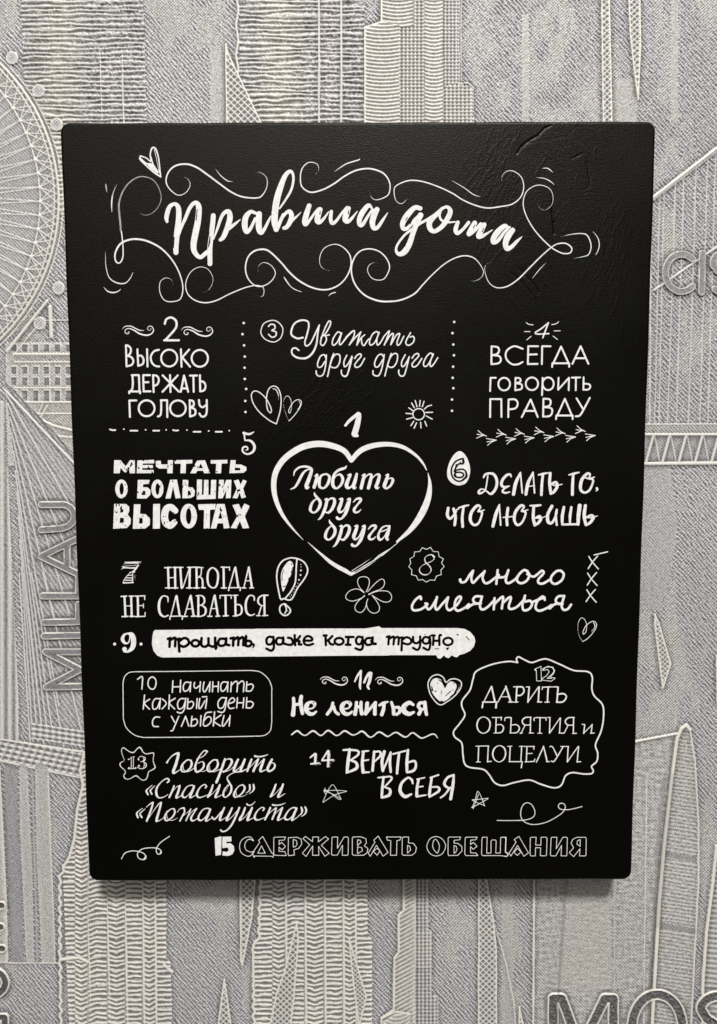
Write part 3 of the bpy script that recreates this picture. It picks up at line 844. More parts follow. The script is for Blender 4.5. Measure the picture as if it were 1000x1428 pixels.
# ---- flourish round the title --------------------------------------------
part('title_flourish')
win(140, 195, 160)
S(14, "350,140,14 400,158,12 440,188,12 434,130,12 450,72,16 480,75,15 503,140,13 515,220,12 526,322,12; 526,322,14 470,285,16 400,225,13 345,168,14 350,140,14; 470,85,8 486,150,6 500,220,6 515,290,8; 350,165,18 400,205,14 445,215,12; 437,130,6 452,190,12 470,240,6")
S(14, "#440,205 470,225 505,280 500,292 440,245 400,205")
S(14, "45,375,3 50,410,11 57,460,3; 155,370,2 125,430,7 105,490,12 98,560,12 101,630,5; 130,382,2 116,450,5")
win(140, 310, 200)
S(.70, "136,10,12 150,90,13 158,180,13 155,250,15 130,285,14 105,265,16 105,210,18 140,150,20 200,122,20 270,118,20 350,140,20 430,187,18 500,262,16 550,352,14 575,450,13 560,530,12 510,552,11 450,545,10 416,490,9 416,420,8 450,389,7 490,397,5 505,430,3 490,465,2")
S(.70, "690,480,2 730,487,4 770,450,5 785,390,6 750,327,7 690,312,8 630,347,9 596,420,10 605,490,12 650,538,13 720,560,14 800,548,14 900,500,13 980,466,13 1040,447,12 1090,440,11 1130,450,9 1141,475,8 1135,510,7 1110,519,5 1095,505,3")
S(.70, "35,205,4 38,300,8 60,382,10 110,420,13 170,425,12 208,390,9 227,350,5; 20,448,3 50,480,12 90,490,15 125,480,10 141,465,6; 45,215,2 35,290,4")
win(330, 330, 200)
S(.68, "150,245,3 155,203,5 190,180,7 240,200,9 270,250,10 250,300,11 200,338,12 140,345,13 85,300,14 62,230,15 75,152,16 120,102,18 190,88,19 240,112,19 310,180,18 370,250,18 440,310,19 530,356,18 620,370,17 700,345,16 760,290,15 795,210,14 790,130,14 740,72,12 680,53,10 610,82,9 579,150,8 590,210,6 640,235,4 672,225,2")
S(.74, "330,280,6 342,300,13 372,342,9 405,367,9 452,385,6; 640,415,4 660,397,11 690,388,9")
win(480, 330, 200)
S(.68, "240,187,3 205,181,5 170,205,7 165,245,8 195,290,9 245,303,10 285,287,11 316,220,13 300,160,14 250,107,14 180,85,15 110,102,15 65,160,16 50,240,16 75,330,17 140,405,18 230,445,19 310,452,19 400,440,18 490,398,17 550,333,15 620,260,13 700,190,13 780,146,14 850,133,14 910,152,12 955,205,9 972,250,8 950,290,6 900,310,5 860,290,2")
win(680, 225, 180)
S(.70, "60,780,2 20,785,4 -10,800,5 -22,840,7 0,920,9 40,965,11 90,980,13 160,965,15 240,910,16 330,820,16 420,730,15 500,662,14 550,637,15 610,637,16 652,672,16 640,708,16 590,714,15 540,695,15 490,663,15 420,597,15 350,512,14 295,410,13 276,320,12 300,237,11 360,192,11 420,185,10 480,212,9 507,270,7 495,340,6 440,377,5 395,350,4 381,300,3 392,270,2")
S(.74, "420,55,5 460,52,10 480,63,11 505,85,5; 375,125,4 440,132,10 490,157,11 520,185,4; 560,585,3 650,565,9 730,559,12 775,577,13 802,650,12 785,718,12 740,738,9 660,752,3; 815,542,4 853,590,10 866,650,11 850,705,9 835,727,4; 453,785,4 400,840,9 340,915,4")
win(230, 215, 200)
S(.70, "120,167,3 145,163,4 172,190,6 172,230,8 140,272,9 90,285,10 35,245,12 8,190,14 25,125,16 75,80,18 150,69,19 220,91,19 300,145,18 380,205,17 460,262,16 540,297,16 640,305,15 680,285,12 710,230,9 711,170,7 680,135,6 645,126,4 622,155,3 635,195,2; 350,100,3 390,150,9 440,187,10 480,190,2")
win(410, 210, 200)
S(.70, "145,172,3 172,135,5 160,93,8 105,82,10 60,120,12 45,180,13 55,250,14 115,290,16 200,272,17 280,230,17 350,180,17 430,139,17 520,125,17 600,145,17 645,180,15 670,240,13 655,310,12 580,343,9 540,325,6 525,280,2; 275,153,3 320,120,10 370,90,13 450,65,13 458,57,6")
win(540, 225, 200)
S(.70, "140,262,4 100,295,7 60,270,8 48,200,10 70,165,12 150,134,14 240,139,14 350,174,14 450,220,14 530,270,14 620,308,15 700,325,15 790,315,14 870,298,13 930,250,12 952,180,11 935,110,10 880,68,9 830,71,7 800,110,5 800,178,2; 435,125,3 530,180,9 600,230,10 650,247,4")
part('faded_flourish', label='grey half-worn curl beside the title', worn=3)
win(140, 195, 160)
S(.95, "340,630,3 380,655,5 440,645,7 500,590,8 530,510,9 510,420,9 460,350,10 390,322,11 320,328,12 240,385,13 187,470,15 162,560,17 166,650,18 176,750,18 176,790,16")
S(.8, "45,375,3 50,410,9 57,460,3; 155,370,2 125,430,8 105,490,10; 130,382,2 116,450,5")
# ---- rule 2 ---------------------------------------------------------------
part('rule_number')
win(155, 435, 160)
S(20, "468,103 480,66 520,48 562,72 570,120 545,165 472,245; /463,247 590,247")
part('number_scroll')
for dx, dy in ((0, 0), (515, 8)):
    win(155 + dx / 6.25, 435 + dy / 6.25, 160)
    S(.9, "96,152,4 120,127,9 170,124,12 215,145,12 250,160,10 288,162,5; 142,178,5 156,172,7 155,186,8 137,190,9 120,175,9 127,153,9 155,144,10 200,160,14 250,190,16 310,203,16 350,190,14 370,160,11 355,127,9 328,125,8 316,148,7 335,162,6 350,148,5 338,140,4")
part('rule_lettering')
win(155, 435, 160)
S(18, "/129,290 134,474; 129,291 150,295 172,322 166,362 140,382; 140,382 175,394 194,425 180,460 134,474; /229,325 236,470; 232,386 260,380 282,410 276,452 236,470; /313,324 317,475; 416,330 375,342 346,388 355,440 385,470 420,475; o506,402,70,73; /608,325 614,478; /680,328 620,396 688,477; o773,404,71,73")
win(165, 515, 140)
S(21, "/140,62 146,130 141,190 122,220; /134,58 205,58 211,222; /108,238 109,220 218,221 217,238; /315,58 248,58 252,220 320,219; /250,130 300,128; /346,58 352,226; 346,60 385,66 404,105 388,150 352,166; /515,58 520,226; /442,60 602,222; /592,60 440,224; /622,224 655,62 696,224; /638,190 685,190; /714,62 784,62; /748,62 751,224; /813,58 816,220; 816,119 850,126 869,165 855,208 816,220")
S(21, "/180,310 110,311 116,474; o282,388,79,79; 394,470 420,455 427,400 427,312; /424,308 486,308 488,476; o594,388,78,78; /711,308 715,468; 711,310 745,316 752,356 720,380; 720,380 764,400 764,450 715,470; 803,306 810,356 840,378 880,352; 881,306 881,420 864,464 830,470 808,440")
# ---- dotted and dashed separators ------------------------------------------
part('dotted_line')
win(140, 430, 240)
S(15, ".833,85 .826,150 .835,215 .839,280 .838,345 .839,410 .847,468 .842,538 .843,602")
part('dotted_line')
win(340, 430, 300)
S(12, ".978,63 .970,115 .974,168 .977,218 .973,271 .971,323 .974,371 .968,424 .968,476")
part('dashed_line')
win(145, 590, 220)
S(11, "38,40 55,45 72,44; .126,38; 168,48 212,48; .264,43; 312,48 350,48; .394,43; 438,44 455,48 470,46; .526,44; 568,55 612,55; .664,50; 708,55 748,55; .794,48")
# ---- rule 3 ---------------------------------------------------------------
part('rule_number')
win(355, 435, 150)
S(11, "@160,78 215,92 258,140 262,190 240,245 195,276 150,276 95,250 62,205 62,160 90,105")
S(14, "130,135 150,115 184,120 190,152 160,172; 160,172 200,187 196,222 162,235 130,208")
part('rule_lettering')
S(15, "450,238,18 400,246,19 350,220,18 341,180,18 370,110,18 430,78,18 490,85,17 505,130,17 485,220,17 468,280,16 480,316,15 520,290,15 570,190,15 603,120,14; 603,120,13 588,200,16 575,300,18 540,380,20 480,428,20 400,425,19 350,390,18 350,347,16 380,335,16 412,357,16")
S(14, "615,240,10 660,200 700,130 708,92 690,86 655,150 620,250 615,298 640,310 668,262 660,225 640,212; 655,222 695,212; 805,200 775,186 735,240 722,290 735,310 770,280 810,195; 810,195 790,270 796,306 830,270 865,225; 850,235 905,182 928,174")
S(14, "660,420 648,398 615,410 588,470 590,510 620,510 655,460; 668,400 660,500 640,578 605,598 577,580 573,548; 735,386 710,460 679,600; 700,500 730,420 765,392 793,405 790,470 760,515 720,515 700,497; 858,402 832,460 836,508 865,490 903,420; 905,412 885,500 860,588 830,598 808,572 808,542")
win(480, 450, 150)
S(14, "0,160 50,108 85,75 96,84 88,130 48,206; 50,203 100,142 155,87; 155,85 132,150 118,208; 122,200 150,150 190,113; 160,145 165,192 185,212 212,172 230,150; 315,95 300,82 262,110 236,175 245,208 285,182 325,95; 325,88 305,150 307,206 330,195 372,125; 372,125 420,76 400,140 373,208; 380,192 430,115 456,100 455,122 433,205; 436,200 480,122 510,100 515,112 492,180 497,209 520,195 555,125; 618,92 580,160 574,194 600,210 640,185 652,147 640,126 612,134")
S(14, "75,320 50,420 25,488 -5,498; 98,332 120,302 150,290 158,312 120,358 98,392 110,415 150,400 190,332; 360,310 345,291 310,312 284,370 290,410 320,405 358,345; 373,296 356,400 330,480 300,495 270,480 268,446; 438,286 410,370 378,495; 402,395 430,322 465,287 495,297 490,360 460,408 425,414 402,395; 568,298 536,360 536,404 560,400 603,325; 605,316 585,400 560,484 530,497 508,472 508,440; 632,330 655,297 685,286 693,310 650,358 630,390 645,412 680,395 722,332; 820,295 805,281 770,310 739,370 745,405 780,390 828,298; 828,290 802,360 802,405 825,395 871,325")
# ---- hearts and sun --------------------------------------------------------
part('heart_ornament')
win(340, 530, 100)
S(17, "372,460 335,420 318,330 320,220 350,122 410,84 470,106 510,190 521,300 505,440 455,612; 455,612 350,558 220,448 135,330 106,230 120,172 165,152 230,180 310,258 368,360 387,430 372,460; 408,120,14 445,132,14 474,180,14 485,225,10; 485,235,6 487,295,6")
part('heart_ornament')
S(13, "635,460 625,430 650,370 700,300 755,273 798,290 800,340 760,420 690,510 630,570; 630,572,6 590,480,6 560,380,7 555,290,7 590,227,10 630,232,11 660,290,9 665,390,9 647,455,10 635,460,10; 770,295,10 790,330,10 775,380,9 745,415,5")
part('sun_ornament')
win(340, 430, 300)
S(6, "o813,492,27,26; 840,468 855,455 873,450; 846,484 878,483; 848,500 876,515; 842,525 850,547; 822,530 824,556; 803,532 792,557; 790,525 777,545; 784,508 757,515; 780,490 754,488; 785,475 767,462; 793,462 780,440; 805,457 797,428; 817,455 820,428; 830,457 838,432")
# ---- rule 4 ---------------------------------------------------------------
part('rule_number')
win(640, 430, 220)
S(10, "568,91 520,130 485,153 500,163 570,160; 568,91 545,150 532,187")
S(6, "427,90 445,102 470,104; 415,147 452,147; 458,177 430,200; 588,103 615,98 632,85; 603,143 643,142; 597,175 625,197")
part('rule_lettering')
S(12.5, "/207,240 206,354; 207,241 245,246 255,270 240,290 210,296; 210,296 255,303 266,328 250,348 206,354; 404,256 350,240 303,270 300,318 335,353 375,354 404,340; /502,240 440,240 437,353 499,352; /438,293 494,291; /581,240 528,240 526,353; /591,371 593,348 699,348 699,370; /599,347 648,242 695,347; /719,352 772,240 821,351; /735,316 803,316")
S(12, "/234,440 201,440 198,524; o287,480,37,40; /359,440 357,520; 359,441 385,443 390,463 360,475; 360,475 396,482 396,510 357,519; o463,478,39,40; /531,440 527,550; o566,478,35,40; /632,440 629,516 698,440 696,519; /716,439 768,438; /742,438 741,519; /791,437 789,516; 790,477 825,481 833,498 820,514 789,516")
S(12.5, "/198,689 199,575 269,575 270,688; /313,689 315,577; 315,578 355,577 373,600 360,632 315,641; /399,689 455,577 500,688; /415,650 483,650; /534,685 536,572; 536,572 575,577 582,600 570,619 537,625; 537,625 585,633 591,660 575,682 534,686; /616,702 618,679 721,679 721,702; /624,678 672,573 716,678; /746,570 788,640; 830,567 786,650 765,680 741,684")
part('twig_border')
for tx, ty in ((175,810),(300,803),(415,798),(540,788),(675,795),(802,780)):
    S(6, "%d,%d %d,%d %d,%d; %d,%d %d,%d; %d,%d %d,%d" % (tx-53,ty-36,tx-30,ty-15,tx,ty, tx-60,ty-12,tx-10,ty-3, tx-63,ty+13,tx-22,ty-5))
for tx, ty in ((238,835),(360,827),(478,820),(602,812),(740,815),(865,806)):
    S(6, "%d,%d %d,%d; %d,%d %d,%d; %d,%d %d,%d %d,%d" % (tx-64,ty-10,tx,ty, tx-60,ty+12,tx-20,ty+3, tx-56,ty+33,tx-30,ty+12,tx,ty))
# ---- rule 5 ---------------------------------------------------------------
part('rule_number')
win(145, 590, 220)
S(12, "885,62,16 920,70,15 950,56,7; 888,64,12 894,110,10; 894,109,8 930,113,16 954,145,18 945,180,16 910,197,12 880,180,12 882,155,12 905,150,11 912,168,8 898,172,6")
part('rule_lettering', worn=1)
S(3, "#65,235 105,235 138,275 165,235 195,235 197,318 163,318 160,285 140,312 130,312 105,282 100,318 62,318; #212,237 318,233 318,255 245,256 245,266 310,266 310,285 243,285 243,297 315,297 315,317 208,318; #328,240 360,238 362,262 405,262 405,235 437,235 435,318 402,318 402,288 350,288 330,275; #447,235 560,233 560,255 520,257 518,318 485,318 487,257 450,257; #547,318 590,238 640,235 672,318 635,318 628,302 592,302 583,318; #675,235 783,233 782,255 745,257 742,318 708,318 712,257 677,257; #803,235 835,235 833,262 870,263 902,278 904,298 885,315 795,318")
S(-1, "#600,285 613,257 627,285; #830,283 862,284 865,291 862,299 829,300")
S(3, "e111,417,40,60; #215,360 290,360 285,385 248,387 247,407 275,407 295,425 293,455 270,478 210,478; e339,417,39,60; #390,478 420,360 462,358 486,475 454,478 438,400 422,478; #500,360 535,360 533,405 560,407 577,430 572,462 550,475 497,477; #590,358 622,358 620,455 632,455 635,360 662,360 662,455 676,455 680,360 712,360 708,480 588,484; #730,360 760,360 757,410 775,360 808,360 803,475 773,477 775,425 752,477 724,477; #823,365 853,358 866,390 882,358 905,368 882,415 900,470 872,477 860,440 845,477 815,475 842,415")
S(-1, "e112,417,13,37; #247,428 262,430 262,455 246,457; e339,418,12,37; #533,428 546,430 546,455 531,457")
S(3, "#65,512 140,513 160,530 160,560 150,580 170,605 168,640 145,665 58,670; #190,515 232,515 228,575 265,578 292,605 290,645 262,668 183,670; #312,513 355,512 355,668 310,670; e537,590,53,79; #597,515 708,512 705,547 672,550 670,668 632,668 635,550 600,550; #677,668 715,513 765,513 796,665 760,668 755,635 720,635 712,668; #815,520 855,512 870,550 890,510 925,525 893,590 920,665 880,668 862,620 840,668 803,665 845,590")
S(42, "452,555,40 425,533,42 395,545,44 384,590,46 393,632,46 420,650,42 448,628,38")
S(-1, "#105,545 122,547 122,565 103,568; #103,600 125,602 125,630 100,633; #225,602 245,604 245,635 222,637; e537,590,17,50; #725,605 738,562 750,605")
# ---- rule 1, the heart -----------------------------------------------------
part('rule_number')
win(370, 570, 250)
S(14, "447,93,14 470,66,18 505,38,20 522,32,26 515,80,32 501,130,34 497,143,30 512,150,18")
part('heart_frame')
S(1, "480,288,26 440,235,30 370,206,34 290,196,36 200,216,36 110,276,34 60,350,32 47,430,30 60,510,26 95,590,20 150,665,12 212,732,3; 480,288,26 530,235,30 600,206,30 690,198,26 770,215,22 840,260,16 880,305,12 900,342,6; 907,355,3 918,420,20 908,500,34 870,590,38 812,672,28 735,742,12; 238,745,3 310,810,13 380,867,22 478,920,24; 480,920,22 560,878,16 650,818,9 742,745,3; 480,906,4 540,868,4 592,832,2; 610,838,3 640,815,6 700,778,3")
S(-1, "440,878,2 482,908,4 540,880,3; 500,912,3 600,855,3 650,822,2")
part('rule_lettering')
win(400, 645, 160)
S(20, "35,232,10 70,215,18 100,170,24 140,95,22 175,65,14 205,60,10; 60,115,8 70,75,16 110,42,18 160,35,20 205,48,24 215,75,28 190,150,34 170,205,34 178,222,26 195,212,10; 243,120,10 265,105,20 258,150,30 238,215,30; 258,165,10 285,158,10; 345,98,14 300,115,20 283,165,28 288,212,24 325,222,18 360,180,26 372,125,24 345,98,14; 522,28,8 505,48,22 455,65,24 415,100,22 400,160,30 405,205,30 435,225,18 475,190,24 488,140,26 465,105,22 430,115,12 410,145,10; 530,110,10 555,105,22 535,150,30 520,200,34 535,222,24 570,200,14 600,120,12; 610,100,24 595,160,32 580,210,32 592,226,18 606,214,8; 655,115,10 678,105,22 665,150,30 648,222,30; 668,150,8 710,105,14 738,110,24 728,160,30 712,222,30; 732,150,8 780,105,14 806,112,26 795,165,30 778,210,30 790,226,18 806,214,8; 862,112,10 882,105,20 865,160,32 850,205,32 870,226,18 905,200,22 925,155,26 910,135,14 875,150,8")
win(425, 680, 130)
S(24, "104,52,10 108,75,24 135,110,30 165,150,34 160,200,34 130,250,26 90,268,20 60,240,32 70,185,30 95,145,22 125,120,12; 215,130,14 238,125,28 225,200,36 195,280,32 165,330,22 140,345,8; 232,170,10 270,120,20 312,120,28 320,160,36 295,225,34 255,268,24 222,262,14; 372,125,14 400,120,28 385,180,38 365,235,38 378,265,26 420,240,16 460,150,14; 455,130,14 482,120,28 465,200,38 435,280,34 390,335,22 352,330,32 345,318,26; 520,158,10 555,122,22 595,118,30 600,140,28 560,190,22 530,235,32 540,265,24 575,260,20 602,235,10")
S(24, "264,345,10 270,370,24 295,402,30 325,445,34 320,495,34 290,540,26 250,560,20 222,530,32 232,475,30 257,435,22 285,410,12; 375,415,14 398,412,28 385,490,36 355,570,32 325,620,22 300,635,8; 392,460,10 430,410,20 470,410,28 480,450,36 455,515,34 415,560,24 382,550,14; 535,415,14 562,410,28 545,470,38 525,525,38 540,555,26 580,530,16 620,440,14; 615,420,14 642,410,28 625,490,38 595,570,34 550,625,22 512,620,32 508,608,26; 680,448,10 715,412,22 755,408,30 760,430,28 720,480,22 690,525,32 700,555,24 735,550,20 762,525,10; 905,420,26 880,410,16 830,430,20 795,490,24 790,535,32 810,560,24 850,530,14 890,455,10; 908,415,30 895,480,34 878,540,34 890,560,22 902,550,10; 800,478,10 850,462,16 895,440,10")
# ---- rule 6 ---------------------------------------------------------------
part('number_badge')
win(615, 625, 120)
S(4, "~210,34 262,55 310,125 340,230 330,330 290,405 215,434 140,415 85,360 70,280 95,170 150,75")
S(-18, "=258,122 268,160 255,180; 258,122 225,128 165,160 125,230 122,300 150,355 205,385 265,365 295,310 285,265 250,245 205,248; 255,182 205,185 175,225 155,270; 155,272 190,253 225,245; @155,312 175,285 225,280 262,300 255,330 210,342 170,332")
S(-9, "290,280,20 296,330,24 250,372,20; 195,380 235,380; 262,130,16 262,165,16; 180,190,14 158,262,14; 222,160 240,180; 160,300,20 185,340,10")
part('rule_lettering')
win(615, 625, 120)
S(26, "495,340,22 515,305,26 570,292,28 620,310,34 650,380,34 640,460,34 600,520,32 570,530,26 510,485,16 470,475,18 440,500,28 445,525,30 490,510,20 520,470,18 545,320,18; 815,330,22 805,305,24 770,310,30 720,360,34 702,420,34 730,450,28 795,440,16; 795,440,14 735,470,24 715,505,24 750,520,24 800,508,16")
win(660, 650, 180)
S(20, "312,218,26 330,130,28 366,50,14; 366,50,12 380,208,14; 408,218,24 425,130,26 464,48,14; 464,48,12 475,208,14; 425,158,10 475,150,10; 505,68,12 540,60,18 583,52,12; 540,65,20 532,140,22 528,222,22; 597,55,22 592,130,24 602,212,24; 600,140,14 640,125,22 650,160,24 620,205,22 600,210,18; 600,140,10 640,150,12 690,140,8")
S(20, "742,68,12 780,58,18 820,48,12; 775,65,20 770,140,24 768,220,24; 905,100,12 930,110,16 905,180,18 865,205,18 832,180,24 840,110,26 880,60,22 905,62,16 900,95,14 940,85,10; 880,60,16 865,85,14 905,102,12; 958,172,20 962,182,16 950,195,6")
win(615, 695, 225)
S(18, "45,60,18 40,105,20 60,125,16 95,80,12; 78,65,18 90,110,18 85,165,18; 95,70,10 110,66,8; 110,58,10 145,48,14 172,42,10; 140,50,16 132,120,18 135,175,18; 240,80,12 255,90,14 235,150,14 205,165,16 182,135,20 190,85,20 225,45,18 245,55,12 230,82,10 268,72,8")
S(18, "322,172,20 340,100,22 362,40,12; 362,40,10 370,165,12; 415,60,18 408,120,18 410,165,18; 385,118,8 450,112,10; 500,78,12 525,90,14 505,145,14 475,165,16 455,135,18 462,85,20 495,45,18 515,52,14 500,80,10 540,70,8; 552,45,10 590,45,16 618,42,12; 575,50,18 572,120,20 582,165,20; 580,125,10 610,110,16 618,130,20 600,155,18 580,165,16; 580,122,8 620,122,8 650,110,6")
S(18, "688,48,20 662,100,20 665,145,22 690,150,16 718,90,12; 718,70,14 712,110,16 718,165,14; 762,55,18 752,110,20 752,160,16; 752,162,14 850,160,14; 808,55,16 800,110,18 800,160,12; 860,45,26 852,110,24 850,160,20; 895,45,20 888,110,22 898,162,18; 895,120,10 930,105,16 945,118,20 925,150,18 898,165,16; 895,118,8 935,120,8 970,108,6")
# ---- rule 7 ---------------------------------------------------------------
part('rule_number')
win(160, 775, 220)
S(4, "68,40 168,38; 55,52 165,45; 45,68 150,58; 48,80 140,72; 42,88 60,70; 66,42,9 150,46,9; 52,75,9 140,80,8; 150,60,10 120,100,12; 118,95,4 85,120,5 55,160,5 55,175,5; 95,105,6 130,105,4; 80,125,7 112,122,7; 70,140,7 112,140,7; 62,155,7 115,155,7; 55,172,10 118,170,8; 115,105,5 112,170,8; 128,118,3 126,160,3; .133,125,4 .133,140,4 .132,155,4")
part('rule_lettering')
S(14, "/338,75 342,205; /382,75 384,205; 340,140,7 382,138,7; 316,76,9 358,74,9; 322,204,9 360,204,9; 370,74,9 398,74,9; 366,204,9 400,204,9; 416,75 424,204; 476,75 474,204; 432,202,8 474,78,8; 402,74,9 432,74,9; 456,204,9 490,204,9; 462,74,9 490,74,9; 518,75 520,204; 495,72,9 535,74,9; 500,204,9 536,204,9; 522,142,8 545,125,8 550,80,8; 535,130,8 555,150,12 558,202,12; 540,74,8 560,76,8; 550,202,9 574,204,9; @622,76,9 650,100,14 655,140,14 645,190,13 622,204,9 596,185,13 588,140,14 596,95,13; 690,75 692,204; 675,72,9 728,74,8; 728,70,7 728,92,8; 676,204,9 708,204,9; 725,204,8 760,80,10; 765,75 784,200; 722,203,8 798,202,8; 724,202,8 722,220,10; 797,202,8 795,220,10; 818,204,8 848,78,10; 850,74 870,202; 826,160,7 860,158,7; 808,204,9 830,204,9; 856,204,9 880,204,9")
S(14, "/62,260 68,385; /104,260 108,385; 66,318,7 104,318,7; 40,258,9 76,256,9; 46,386,9 84,384,9; 92,256,9 120,256,9; 96,384,9 124,384,9; /146,260 148,383; 130,256,9 192,254,8; 190,254,7 190,278,8; 148,316,7 180,316,7; 182,305,7 182,330,7; 132,386,9 192,384,8; 192,382,7 193,360,8; 338,292,8 335,262,10 305,256,9 285,285,15 280,330,17 290,370,15 315,386,10 338,378,9; 355,385,8 388,258,10; 392,255 412,380; 350,384,8 430,382,8; 352,384,8 350,402,10; 429,382,8 428,402,10; 442,384,8 478,258,10; 482,254 500,382; 456,338,7 494,336,7; 434,385,9 460,384,9; 486,384,9 512,382,9; /530,256 530,382; 516,254,8 545,252,8 565,265,12 568,295,12 550,312,8 532,314,8; 550,312,8 576,335,14 572,370,12 545,384,8 516,384,8; 600,382,8 630,256,10; 634,252 654,380; 608,336,7 646,334,7; 590,384,9 616,384,9; 642,384,9 666,382,9; /702,252 704,380; 668,252,8 738,250,8; 668,252,7 668,270,8; 738,250,7 738,270,8; 688,382,9 720,380,9; /764,252 766,380; 748,252,8 780,250,8; 766,310,8 795,312,10 806,340,13 798,370,11 766,380,8; 750,382,8 780,380,8; 885,282,9 882,258,10 856,252,9 836,280,14 830,320,15 838,362,14 862,378,10 886,370,8; /948,252 950,378; 970,252,8 935,252,9 912,270,12 910,298,12 930,316,8 948,316,7; 930,318,8 912,375,10; 900,380,8 922,380,8; 936,380,8 970,378,8; 950,250,8 972,250,9")
part('exclamation_mark')
win(375, 770, 70)
S(32, "225,920 190,750 160,560 160,420 195,280 280,170 400,120 480,115 600,140 710,210 770,330 755,440 680,570 580,700 510,840 460,930 400,955 340,940 300,925 250,945 235,925; 560,140 545,300 540,450 520,620 440,780 330,915; @310,1030 360,1070 420,1130 425,1190 370,1250 300,1260 235,1210 215,1140 235,1065; 315,1045,26 345,1110,28 345,1170,28 310,1225,22")
S(2, "~420,170 475,215 487,290 450,430 390,560 340,680 290,785 265,750 240,580 240,440 280,320 350,220")
S(-10, "292,350 265,450 260,570; 455,240,22 450,245,20; 478,300 440,420; 410,510,16 392,545,18; 275,680,9 300,690,14 345,665,5")
S(34, ".637,363,38 .630,455,38 .600,553,36 .638,245,22 .640,292,22 .577,622,20 .543,682,20 .512,742,20 .485,795,20 .450,853,20 .425,890,20 .377,1170,20")
# ---- flower, rule 8 ---------------------------------------------------------
part('flower_ornament')
win(475, 755, 160)
S(7.5, "205,445 165,400 148,350 165,315 210,308 245,325 250,370 235,415 222,440; 235,440 270,400 320,350 360,328 382,345 378,385 350,415 300,435 245,460; 245,465 300,440 360,430 420,440 445,480 430,520 380,528 320,500 275,470; 275,470 320,530 340,580 325,615 285,625 245,600 225,545 238,500; 228,540 210,590 175,620 135,605 125,570 150,525 190,490 210,470; 208,478 160,505 100,520 55,505 45,475 75,435 125,415 165,420 205,448")
part('rule_number')
S(10, "N820,135 800,118 765,120 735,145 740,180 775,215 790,250 765,285 720,290 690,265 690,235 720,205 790,175 815,150 800,118")
part('badge_outline')
S(7, "=712,55 748,70 785,52 808,88 852,90 858,132 896,152 880,188 903,220 874,250 878,290 836,302 820,340 782,335 746,355 715,332 676,338 660,300 618,290 622,250 594,220 612,190 604,152 640,130 645,92 690,88")
part('rule_lettering')
win(565, 785, 240)
S(14.5, "320,98,18 325,112 350,108 375,70 395,45; 395,45 385,90 395,115 425,85 462,50; 462,48 450,85 462,115 485,115 525,85 545,70; 538,42 530,122; 532,85 580,80 600,45; 600,42 585,100 600,118 640,95 660,70; 712,48 690,42 660,70 650,100 670,118 705,105 722,70 705,45; 710,65 745,80 770,65 795,45 805,60 775,95 775,115 800,120 845,95; 905,45 880,48 850,80 850,110 875,122 910,100 922,65 905,45")
S(14.5, "92,210,16 88,195,14 60,215 40,250 50,275 95,268 130,240 118,235; 120,248 135,270 155,255 185,205; 185,198 175,250 185,272 215,240 250,200; 250,200 240,250 258,275 300,245 325,205 315,195 295,215 288,255 305,278 345,262 370,240; 362,262 395,240 440,235; 445,195 410,195 395,215 410,235 440,235; 447,195 435,245 445,270 475,260 520,215; 520,205 515,270; 518,240 560,200 570,205 562,265; 566,235 605,200 615,205 602,255 615,268 650,255 695,210; 697,190 682,245 690,275 720,268 738,240 725,220 700,225; 735,230 770,215 810,200; 812,215 800,195 770,220 758,260 780,278 825,262 850,245; 840,265 870,240 910,235; 925,192 890,195 875,218 890,238 915,238; 925,192 910,245 920,272 945,268 965,242")
part('kiss_marks')
win(790, 760, 98.04)
S(19, "/395,142 585,97; /318,163 365,240 455,342; /443,158 370,240 310,335; /302,400 350,480 437,577; /428,392 355,478 297,570; /290,637 340,718 424,815; /412,632 340,715 280,805")
part('heart_ornament')
S(13, "240,1270 235,1240 270,1160 330,1105 385,1085 425,1115 420,1180 360,1270 290,1340 230,1372; 230,1372,8 190,1310,7 165,1220,7 165,1120,9 200,1045,10 240,1042,10 275,1090,10 288,1160,10 275,1240,12 240,1270,12; 385,1105,14 405,1140,14 395,1185,10 360,1225,9")
# ---- rule 9 ----------------------------------------------------------------
part('rule_number')
win(150, 870, 220)
S(12, "130,60,10 105,70,16 95,98,24 110,122,16 130,120,10 140,100,8 140,70,8 128,60,8; 128,60,10 155,70,30 165,110,34 158,150,30 130,175,16 105,175,12; .108,160,30")
S(15, ".45,128,20 .212,128,20")
part('number_banner', worn=2)
win(150, 870, 220)
S(6, "#286,75 292,50 300,40 500,38 750,34 1010,33 1010,205 700,209 345,212 315,200 292,170 282,130")
win(360, 870, 180)
S(4, "#-20,38 400,36 830,36 935,20 955,34 1010,36 1010,245 600,247 -20,254")
win(520, 865, 160)
S(4, "#-30,66 10,60 55,52 75,68 300,68 740,68 800,76 850,102 885,145 893,185 880,230 850,265 800,290 755,302 735,322 710,318 690,304 660,330 635,322 620,305 590,335 565,330 552,304 300,304 -30,304")
win(150, 870, 220)
S(-17, "382,95 398,90; 395,92 393,145; 395,105 425,88 430,100 428,142; 450,95 455,175; 440,98 460,94; 457,108 485,90 510,100 515,125 485,145 455,135; o557,123,24,20; 596,90 595,135 620,145 640,130; 640,92 640,135; 640,135 670,145 685,130; 682,88 683,135 690,150; 688,140 686,158; 745,95 715,95 702,115 710,138 740,135 752,115; 752,92 752,128 772,135; 780,92 800,88; 798,92 796,138; 798,105 825,85 830,100 828,135; 830,100 855,84 862,98 860,135; 878,78 875,138; 876,108 905,110 912,130 895,142 875,138; 925,130,16 928,140,12 920,152,6")
win(360, 870, 180)
